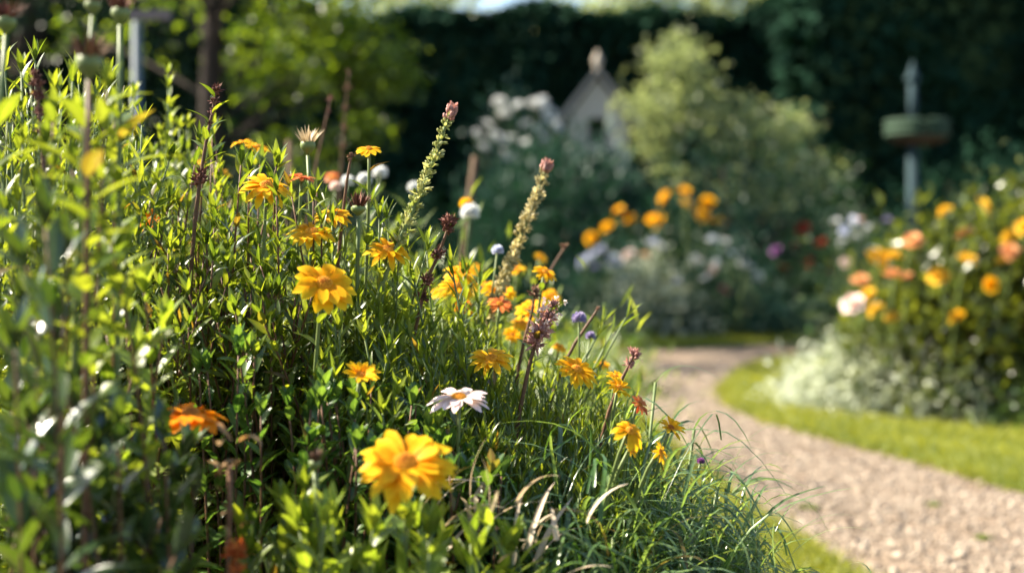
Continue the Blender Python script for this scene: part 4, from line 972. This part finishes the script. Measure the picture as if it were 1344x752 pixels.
for i, (x0, x1, Y, lab) in enumerate([(290, 400, 1.20, 'blurred broad leaves left of the big yellow daisy stem'), (385, 500, 1.18, 'bright blurred leaves below the big yellow daisy'), (480, 590, 1.19, 'bright blurred leaves right below the big yellow daisy'), (575, 690, 1.21, 'bright blurred leaves below the dry straw leaves')]):
    rng = np.random.default_rng(280 + i); k = 9
    xs = x0 + (x1 - x0) * rng.random(k); ys = np.interp(xs, [280, 420, 470, 600, 700], [665, 648, 690, 690, 690]) + 80 * rng.random(k) ** 1.3
    clump('front_leaf_plant', lab, 'plant', [U(a, b_, Y + rng.normal(0, .035)) for a, b_ in zip(xs, ys)], rng, leaf='leaf_fresh' if i else 'leaf', L=0.056, W=0.0155, pitch=0.015, start=0.5, spread=(.4, 1.1), wob=.03, base_spread=.3, group='broad blurred leaves along the front')

# fine linear leaved tufts in the middle and right
def tuft(name, label, root, pts, rng, L0, L1, W, leaf, droop, lean, spread=0.6, cat='plant', group=None, prof=BLADE, nt=7, wave=0.05):
    """Narrow blades that rise from a crown and arch over; pts are (x, y, z) blade feet."""
    t = thing(name, label, cat, (root[0], root[1], 0), group)
    g = Geo(); P = np.asarray(pts, float); n = len(P); a = rng.random(n) * 6.283
    D = np.column_stack([np.cos(a) * spread * rng.random(n) + lean[0], np.sin(a) * spread * rng.random(n) + lean[1], np.ones(n)])
    N = -np.column_stack([D[:, 0] + rng.normal(0, .3, n), D[:, 1] + rng.normal(0, .3, n), -0.2 + 0 * a])
    g.leaves(rng, P, D, N, L0 + (L1 - L0) * rng.random(n), W * (.4 + 1.1 * rng.random(n)), bend=.1 + .35 * rng.random(n), fold=.35, droop=droop * (.3 + 1.2 * rng.random(n)), prof=prof, nt=nt, wave=wave)
    g.build('foliage', M[leaf], t)
    return t
fine = dict(L=0.036, W=0.0040, pitch=0.0050, start=0.30, bend=0.35, spread=(0.3, 0.85), fold=.35)
SIL2 = ([540, 600, 660, 720, 780, 840, 880, 930, 980, 1010], [395, 410, 440, 470, 500, 535, 590, 640, 690, 740])
for i, (x0, x1, lab) in enumerate([(560, 640, 'fine leaved plant around the blush daisy head'), (625, 700, 'fine leaved plant under the yellow daisy beside the seed cluster'), (690, 760, 'fine leaved plant below the white flowered seed cluster'), (745, 815, 'fine leaved plant left of the daisies beside the path'), (800, 860, 'fine leaved plant carrying the daisies nearest the path')]):
    rng = np.random.default_rng(300 + i)
    T = np.vstack([tips_in(rng, 34, x0, x1, 5, 110, 1.48, 1.72, sil=SIL2), tips_in(rng, 22, x0, x1, 90, 210, 1.38, 1.5, sil=SIL2)])
    clump('fine_leaf_plant', lab, 'plant', T, rng, leaf='leaf', group='fine leaved plants on the right of the bed', **fine)
# arching grass clumps, foreground right
for i, (px, py, Y, n, L0, L1, ln, lab) in enumerate([(690, 790, 1.36, 300, .16, .30, (.15, -.05), 'arching green grass clump below the blush daisy'), (770, 800, 1.40, 400, .16, .32, (.22, -.05), 'arching blue green grass clump at bottom of the bed'), (850, 790, 1.46, 400, .15, .30, (.3, -.05), 'arching grass clump drooping towards the path'), (930, 800, 1.52, 380, .10, .22, (.32, 0), 'low grass clump nearest the gravel path'), (830, 690, 1.62, 330, .14, .28, (.35, 0), 'arching grass clump under the small orange daisies')]):
    rng = np.random.default_rng(320 + i); c = U(px, py, Y)
    # blades grow from stem tufts that rise from one root
    P = c + rng.normal(0, 1, (n, 3)) * [.05, .06, .05]
    t = tuft('grass_clump', lab, (c[0], Y), P, rng, L0 * .62, L1 * .62, 0.0042, 'leaf_blue' if i != 0 else 'leaf_deep', .95, ln, spread=.95, group='arching grass clumps at the bed edge', cat='grass clump')
    gs = Geo()
    for k in range(40):
        q = P[k] ; gs.tube(stem_path((c[0] + (q[0] - c[0]) * .5, c[1] + (q[1] - c[1]) * .5, -.005), q, rng, 6, .01), 0.002, 5, .4)
        gq = gs
    stuff(gs.build('stems', M['stem'], t))
# small leaved trailing plant at the lower right
rng = np.random.default_rng(340)
clump('trailing_plant', 'tiny leaved trailing plant spilling over the verge at lower right', 'plant', [U(x + rng.normal(0, 8), y + rng.normal(0, 8), 1.56 + rng.normal(0, .04)) for _ in (0, 1, 2) for x, y in [(905, 655), (930, 670), (950, 680), (960, 700), (980, 700), (990, 725), (1000, 745), (945, 720), (920, 700), (970, 740), (890, 690), (1005, 735), (955, 755), (915, 740)]], rng, leaf='leaf_blue', L=.016, W=.0035, pitch=.0034, start=.45, spread=(.5, 1.1), base_spread=.6, lean=(-.08, .02))
# dry straw leaves
rng = np.random.default_rng(350)
c = U(640, 700, 1.26)
tuft('straw_tuft', 'dry straw coloured curled leaves in front of the grass clumps', (c[0], 1.26), c + rng.normal(0, 1, (30, 3)) * [.05, .03, .02], rng, .04, .085, .0055, 'straw', .25, (.5, -.1), spread=.8, cat='dry leaves', wave=.03)
g2 = bpy.data.objects[-1] if False else None
rng = np.random.default_rng(352)
c = U(300, 640, 1.12)
t = tuft('withered_stem', 'withered brown curled leaves right below the orange daisy', (c[0], 1.14), c + rng.normal(0, 1, (12, 3)) * [.008, .008, .03], rng, .014, .03, .008, 'dry_leaf', .5, (0, 0), spread=1.2, cat='dry leaves', prof=OVAL, wave=.2)
g = Geo(); g.tube(stem_path((c[0], 1.14, -.005), U(302, 612, 1.12), rng, 10, .01), .0022, 6, .6); g.build('stem', M['dry'], t)
# wispy pale grass behind the daisies by the path
for i, (px, py, Y, n, lab) in enumerate([(850, 640, 2.1, 160, 'wispy pale grass behind the daisies beside the path'), (900, 690, 2.0, 130, 'wispy pale grass leaning over the verge'), (800, 560, 2.3, 150, 'wispy pale grass behind the seed cluster'), (640, 470, 2.15, 170, 'wispy pale grass between the two spikes low down'), (560, 440, 2.3, 150, 'wispy pale grass under the tallest spike')]):
    rng = np.random.default_rng(360 + i); c = U(px, py, Y); r0 = np.array([c[0] - .05, Y, .0])
    P = r0 + rng.normal(0, 1, (n, 3)) * [.06, .06, 0]; L = c[2] * 1.1
    tuft('wispy_grass', lab, r0, P, rng, L * .6, L * 1.12, .0022, 'grass_pale', .18, (.12, 0), spread=.3, group='wispy pale grasses', cat='grass clump', wave=.02)
rng = np.random.default_rng(366)
clump('strap_blades', 'few yellow green strap leaves pointing up above the seed cluster', 'plant', [U(822, 417, 1.75), U(803, 437, 1.76), U(785, 440, 1.74), U(790, 425, 1.8)], rng, leaf='leaf_lime', L=.05, W=.005, pitch=.05, start=.6, spread=(.15, .3), base_spread=.2, lean=(-.16, 0), r=.0022)
# low filling plants further back in the bed
k = 0
for (px, Y, top, r, leaf, lab) in [(610, 2.35, 385, .16, 'leaf_lime', 'sunny blurred plant behind the lowest part of the tallest spike'), (690, 2.4, 395, .15, 'leaf_lime', 'sunny blurred plant behind the white globe'), (530, 2.5, 340, .18, 'leaf_lime', 'sunny blurred plant left of the tallest spike'), (440, 2.6, 300, .2, 'leaf_lime', 'sunny blurred plant behind the cream bud'),
        (720, 2.2, 450, .12, 'leaf_lime', 'sunny blurred plant behind the seed cluster'), (560, 3.2, 395, .25, 'leaf', 'blurred green plant deep in the bed'), (650, 3.4, 415, .25, 'leaf', 'blurred green plant deep in the bed near the path side'), (340, 2.9, 290, .25, 'leaf', 'blurred green plant deep in the bed behind the topmost daisy'), (220, 2.8, 250, .25, 'leaf', 'blurred green plant deep in the bed behind the pale shoots'), (90, 2.8, 240, .28, 'leaf', 'blurred green plant deep in the bed at far left'),
        (740, 4.3, 425, .3, 'leaf', 'low green plant at the far end of the bed'), (640, 5.2, 420, .35, 'leaf', 'low green plant beyond the far end daisies'), (480, 4.6, 380, .4, 'leaf', 'spreading green plant at the back of the bed'), (760, 6.2, 440, .3, 'leaf_deep', 'dark low plant where the bed meets the far path')]:
    c = U(px, top, Y); k += 1
    bush('filler_plant', lab, 'plant', (c[0], Y), r, r, max(.2, c[2]), int(900 + 4000 * r), 0.04, 0.009, leaf, 400 + k, stem='stem', stems=14, up=.9, shell=.6, group='blurred plants behind the sharp flowers')

# --- flowers
daisy('largest sharp yellow daisy facing the viewer', 425, 374, 1.36, 84, (0.25, -0.62, 0.8), petals=13, seed=1, wfac=.36, cup=.14)
daisy('topmost sharp yellow daisy, wide open and tilted right', 350, 246, 1.52, 72, (0.22, -0.3, 1), petals=15, seed=2, cup=.02)
daisy('thin side on amber daisy above the pair of yellow ones', 437, 283, 1.56, 54, (0.1, -0.12, 1), 'amber', 'disc_dark', petals=17, seed=3, wfac=.26, cup=.0, droop=.05)
daisy('ragged yellow daisy just above the largest one', 409, 306, 1.5, 62, (0.15, -0.35, 1), petals=16, seed=4)
daisy('yellow daisy left of the red brown seed stalk', 509, 329, 1.52, 58, (0.3, -0.35, 1), 'amber', petals=14, seed=5)
daisy('small amber daisy low among green leaves', 473, 494, 1.32, 52, (0.25, -0.25, 1), 'amber', petals=12, seed=6, cup=.45)
daisy('yellow daisy left of the seed cluster, just above the blush daisy', 645, 472, 1.5, 60, (0.05, -0.3, 1), petals=14, seed=7)
daisy('pale blush pink daisy with layered petals', 602, 524, 1.34, 76, (0.0, -0.16, 1), 'blush', 'disc', petals=17, rows=2, seed=8, wfac=.28, cup=.12, droop=.08, name='blush_daisy', group='pale daisies')
daisy('big blurred yellow daisy nearest the camera', 532, 610, 1.12, 122, (0.0, -0.6, 1), petals=20, seed=9, wfac=.30, leafL=.045, leafW=.014)
daisy('blurred orange daisy seen from the side', 250, 546, 1.20, 92, (0.22, -0.03, 1), 'orange', 'disc_dark', petals=13, seed=10, wfac=.40, cup=.14)
daisy('amber daisy right of the seed cluster', 756, 486, 1.52, 58, (0.4, -0.4, 0.9), 'amber', petals=15, seed=11, leaf='leaf_blue', leafW=.004)
daisy('open amber daisy with narrow petals, lowest beside the path', 826, 566, 1.34, 46, (0.55, -0.6, 0.6), 'amber', petals=11, rows=1, seed=12, wfac=.44, leaf='leaf_blue', leafW=.004)
daisy('small daisy tucked under the lowest open amber daisy', 827, 590, 1.37, 24, (0.5, -0.1, 0.5), 'amber', petals=10, seed=13, nleaf=0)
daisy('rusty orange daisy facing the gravel path', 839, 531, 1.46, 30, (0.8, -0.35, 0.55), 'rust', 'disc_dark', petals=12, seed=14, nleaf=0)
daisy('small amber daisy just above the rusty orange one', 812, 509, 1.56, 36, (0.5, -0.35, 0.8), 'amber', petals=12, seed=15, nleaf=4, leaf='leaf_blue', leafW=.004)
daisy('tiny amber daisy highest of those beside the path', 808, 494, 1.62, 26, (0.3, -0.3, 0.9), 'amber', petals=11, seed=16, nleaf=0)
daisy('amber daisy on the right edge with its petals swept up', 880, 562, 1.46, 38, (0.3, -0.2, 0.9), 'amber', 'disc_dark', petals=11, seed=17, nleaf=0, cup=.35)
daisy('drooping amber daisy below the right edge one', 866, 593, 1.38, 32, (0.7, -0.45, 0.3), 'amber', petals=11, seed=18, nleaf=0)
daisy('yellow daisy seen edge on at the top of the bed', 318, 188, 1.78, 30, (-0.1, -0.05, 1), petals=13, seed=19)
daisy('golden daisy right behind the edge on one at the top', 338, 194, 1.76, 36, (0.15, -0.1, 1), 'amber', petals=13, seed=20)
daisy('small blurred amber daisy left of the topmost sharp one', 290, 228, 2.05, 28, (0, -0.3, 1), 'amber', petals=12, seed=21)
daisy('half hidden orange daisy among leaves at left', 199, 292, 1.66, 42, (-0.1, -0.6, .8), 'orange', petals=12, seed=22, cup=.5)
daisy('half hidden yellow daisy just above the half hidden orange one', 217, 271, 1.9, 34, (0, -0.3, 1), 'yellow', petals=12, seed=23)
daisy('pale blurred yellow bloom behind the nearest stems', 88, 213, 1.95, 30, (0, -.8, .5), 'peach', petals=10, seed=24, cup=.6)
daisy('low yellow daisy at left, deep among leaves', 265, 212, 2.1, 20, (0, -.3, 1), 'yellow', petals=10, seed=25)
blur_f = [(607, 358, 1.8, 52, 'yellow', 'blurred yellow daisy right of the red brown seed stalk'), (600, 377, 1.72, 46, 'yellow', 'ragged pale yellow daisy below the red brown seed stalk'), (655, 383, 1.85, 44, 'yellow', 'soft yellow daisy below the white globe'), (638, 376, 2.0, 36, 'amber', 'soft amber daisy among the blurred cluster'), (608, 402, 2.0, 36, 'orange', 'soft orange daisy lowest of the blurred cluster'),
          (697, 406, 1.9, 42, 'amber', 'amber daisy left above the seed cluster'), (685, 424, 2.0, 34, 'yellow', 'soft yellow daisy left of the seed cluster'), (715, 358, 1.75, 34, 'yellow', 'upright yellow daisy at the right end of the bed top'), (677, 354, 2.3, 26, 'yellow', 'round blurred yellow bloom beside the second spike'), (724, 388, 2.2, 28, 'amber', 'round blurred amber bloom below the upright yellow daisy'),
          (709, 338, 2.7, 20, 'yellow', 'far round blurred yellow bloom highest on the right'), (578, 384, 2.1, 30, 'yellow', 'soft yellow daisy left in the blurred cluster'), (656, 400, 1.75, 34, 'rust', 'faded orange daisy in the blurred cluster'), (790, 478, 1.9, 24, 'yellow', 'soft yellow daisy right of the seed cluster by the path'), (622, 352, 2.4, 24, 'yellow', 'far soft yellow daisy behind the cluster'), (672, 440, 1.9, 26, 'amber', 'small soft amber daisy under the seed cluster'), (735, 455, 1.9, 22, 'amber', 'small soft amber bloom under the seed cluster stalk'), (437, 232, 2.5, 22, 'rust', 'far blurred faded bloom beside the cream button flower')]
for i, (x, y, Y, w, m_, lab) in enumerate(blur_f):
    daisy(lab, x, y, Y, w, (0.15 + .25 * math.sin(i * 2.1), -0.35, 0.9), m_, 'disc', petals=14, seed=40 + i, wfac=.33, leaf='leaf_lime', nleaf=6)
daisy('white and yellow button flower standing high against the dark', 484, 196, 1.55, 34, (0.15, -0.25, 1), 'yellow', 'disc', petals=12, seed=70, cup=.05, name='button_flower', wfac=.45, group='pale daisies', rows=1)
daisy('faded orange red daisy under the cream bud', 396, 234, 1.6, 36, (0.05, -0.15, 1), 'rust', 'disc_dark', petals=14, seed=71, wfac=.3, group='pale daisies')
for i, (x, y, Y, w, m_, lab) in enumerate([(499, 227, 2.6, 20, 'white', 'white globe flower left of the tallest spike'), (543, 246, 2.6, 17, 'white', 'white globe flower touching the tallest spike'), (617, 279, 2.4, 26, 'white', 'white globe flower between the two spikes'), (653, 329, 1.8, 17, 'paleblue', 'small pale blue globe flower left of the second spike'), (760, 418, 1.7, 20, 'lilac', 'lilac pompon right of the seed cluster'), (775, 441, 1.75, 14, 'lilac', 'small pale bud under the lilac pompon'), (920, 605, 1.62, 11, 'purple', 'tiny purple bud nearest the gravel'), (456, 238, 2.3, 18, 'white', 'small white bloom at the back of the bed'), (440, 245, 2.3, 15, 'blush', 'small blush bloom at the back of the bed'), (478, 236, 2.3, 20, 'white', 'flat white bloom left of the globe flower'), (612, 268, 2.5, 18, 'yellow', 'yellow globe flower on top of the white one')]):
    pompon(lab, x, y, Y, w, m_, i)
bud_plant('cream bud with pale florets on a green cup', 404, 188, 1.62, 27, 1, tuft='straw', nleaf=3, leafL=.03, leafW=.009, stem='stem')
bud_plant('nearest blurred brown bud at upper left', 117, 78, 1.0, 46, 2, tuft='dry', stem='stem_red')
bud_plant('dark brown bud cut by the top edge, right one of the pair', 158, 14, 1.12, 32, 3, tuft='dry_dark')
bud_plant('golden brown bud cut by the top edge, left one of the pair', 122, 4, 1.05, 28, 4, tuft='dry')
bud_plant('dark brown bud in the top left corner', 8, 26, 1.12, 34, 5, tuft='dry_dark', nleaf=9)
bud_plant('brown bud above the blurred front leaves', 413, 606, 1.15, 22, 6, tuft='dry', nleaf=0)
bud_plant('half open green bud with dark top beside the thin amber daisy', 470, 272, 1.53, 26, 7, tuft='dry_dark', nleaf=5, leafL=.026, leafW=.008, leaf='leaf', calyx_h=.7)
bud_plant('small dry bud among leaves in the middle left', 130, 345, 1.4, 20, 8, tuft='dry', nleaf=4, leaf='leaf', leafL=.03, leafW=.008)
spike_plant('tallest flower spike with pinkish tip leaning right', [(520, 325), (545, 270), (567, 215), (583, 170), (594, 140)], 1.52, 30, 19, 1, nfl=82, open_=.95, leaves_low=34)
spike_plant('second thick cream flower spike leaning right', [(640, 420), (668, 350), (690, 295), (708, 245), (719, 215)], 1.80, 25, 20, 2, floret='spike_cream', nfl=150, tiplen=.04, open_=.7, leaves_low=8)
seed_stalk('dark red seed spike standing above the leaves', [(262, 240), (270, 190), (278, 150), (284, 118)], 1.5, [(1.0, 18, 16), (.82, 15, 12), (.68, 14, 9), (.55, 12, 8), (.4, 8, 5), (.1, 22, 14), (.02, 26, 14)], 1, leaf=8)
seed_stalk('blackish seed spike at far left beside the tiny leaved spire', [(60, 260), (55, 190), (50, 130), (47, 98)], 1.25, [(1.0, 18, 12), (.85, 22, 16), (.7, 22, 16), (.55, 20, 14), (.42, 18, 10)], 2)
seed_stalk('red brown seed stalk right of the middle daisies', [(552, 400), (562, 365), (575, 335), (586, 305), (590, 292)], 1.56, [(1.0, 24, 20), (.8, 18, 14), (.5, 24, 18), (.22, 24, 16), (.08, 22, 14)], 3)
seed_stalk('seed cluster with tiny white florets above the amber daisies', [(690, 500), (700, 460), (712, 430), (728, 400)], 1.5, [(.98, 18, 16), (.8, 24, 22), (.62, 32, 26), (.45, 30, 22)], 4, mat='spike_tip', leaf=6, florets=45)
seed_stalk('small dry seedhead against the far lawn', [(815, 500), (825, 480), (832, 466)], 1.6, [(1.0, 22, 14), (.6, 18, 10)], 5, mat='spike_tip')
seed_stalk('thin blurred dry stalk with dark bud behind the cream bud', [(412, 230), (425, 170), (434, 130)], 2.4, [(1.0, 13, 8), (.75, 9, 5), (.5, 8, 5), (.3, 8, 5)], 6)
seed_stalk('tall blurred brown stalk left of the button flower', [(447, 230), (452, 160), (458, 95)], 3.0, [(1.0, 9, 6), (.8, 13, 9), (.62, 12, 9), (.45, 11, 8), (.3, 12, 8)], 7, mat='dry')
seed_stalk('short brown bud stalk just left of the button flower', [(448, 300), (455, 240), (461, 205)], 1.58, [(1.0, 12, 8), (.9, 9, 5)], 8, mat='dry')
seed_stalk('grey dry seedhead below the upright yellow daisy', [(690, 440), (698, 410), (702, 384)], 1.7, [(1.0, 20, 16)], 9, mat='dry')
seed_stalk('brown tipped stalk leaning out over the path side', [(700, 410), (720, 360), (741, 325)], 2.1, [(1.0, 13, 8)], 10, mat='dry')
seed_stalk('wilted brown and yellow bloom at bottom behind blurred leaves', [(312, 790), (311, 755), (310, 725)], 1.1, [(1.0, 34, 18), (.6, 26, 14)], 11, mat='rust')
seed_stalk('tan tipped stalk beside the strap leaves', [(755, 450), (775, 420), (785, 405)], 1.72, [(1.0, 10, 6)], 12, mat='dry')
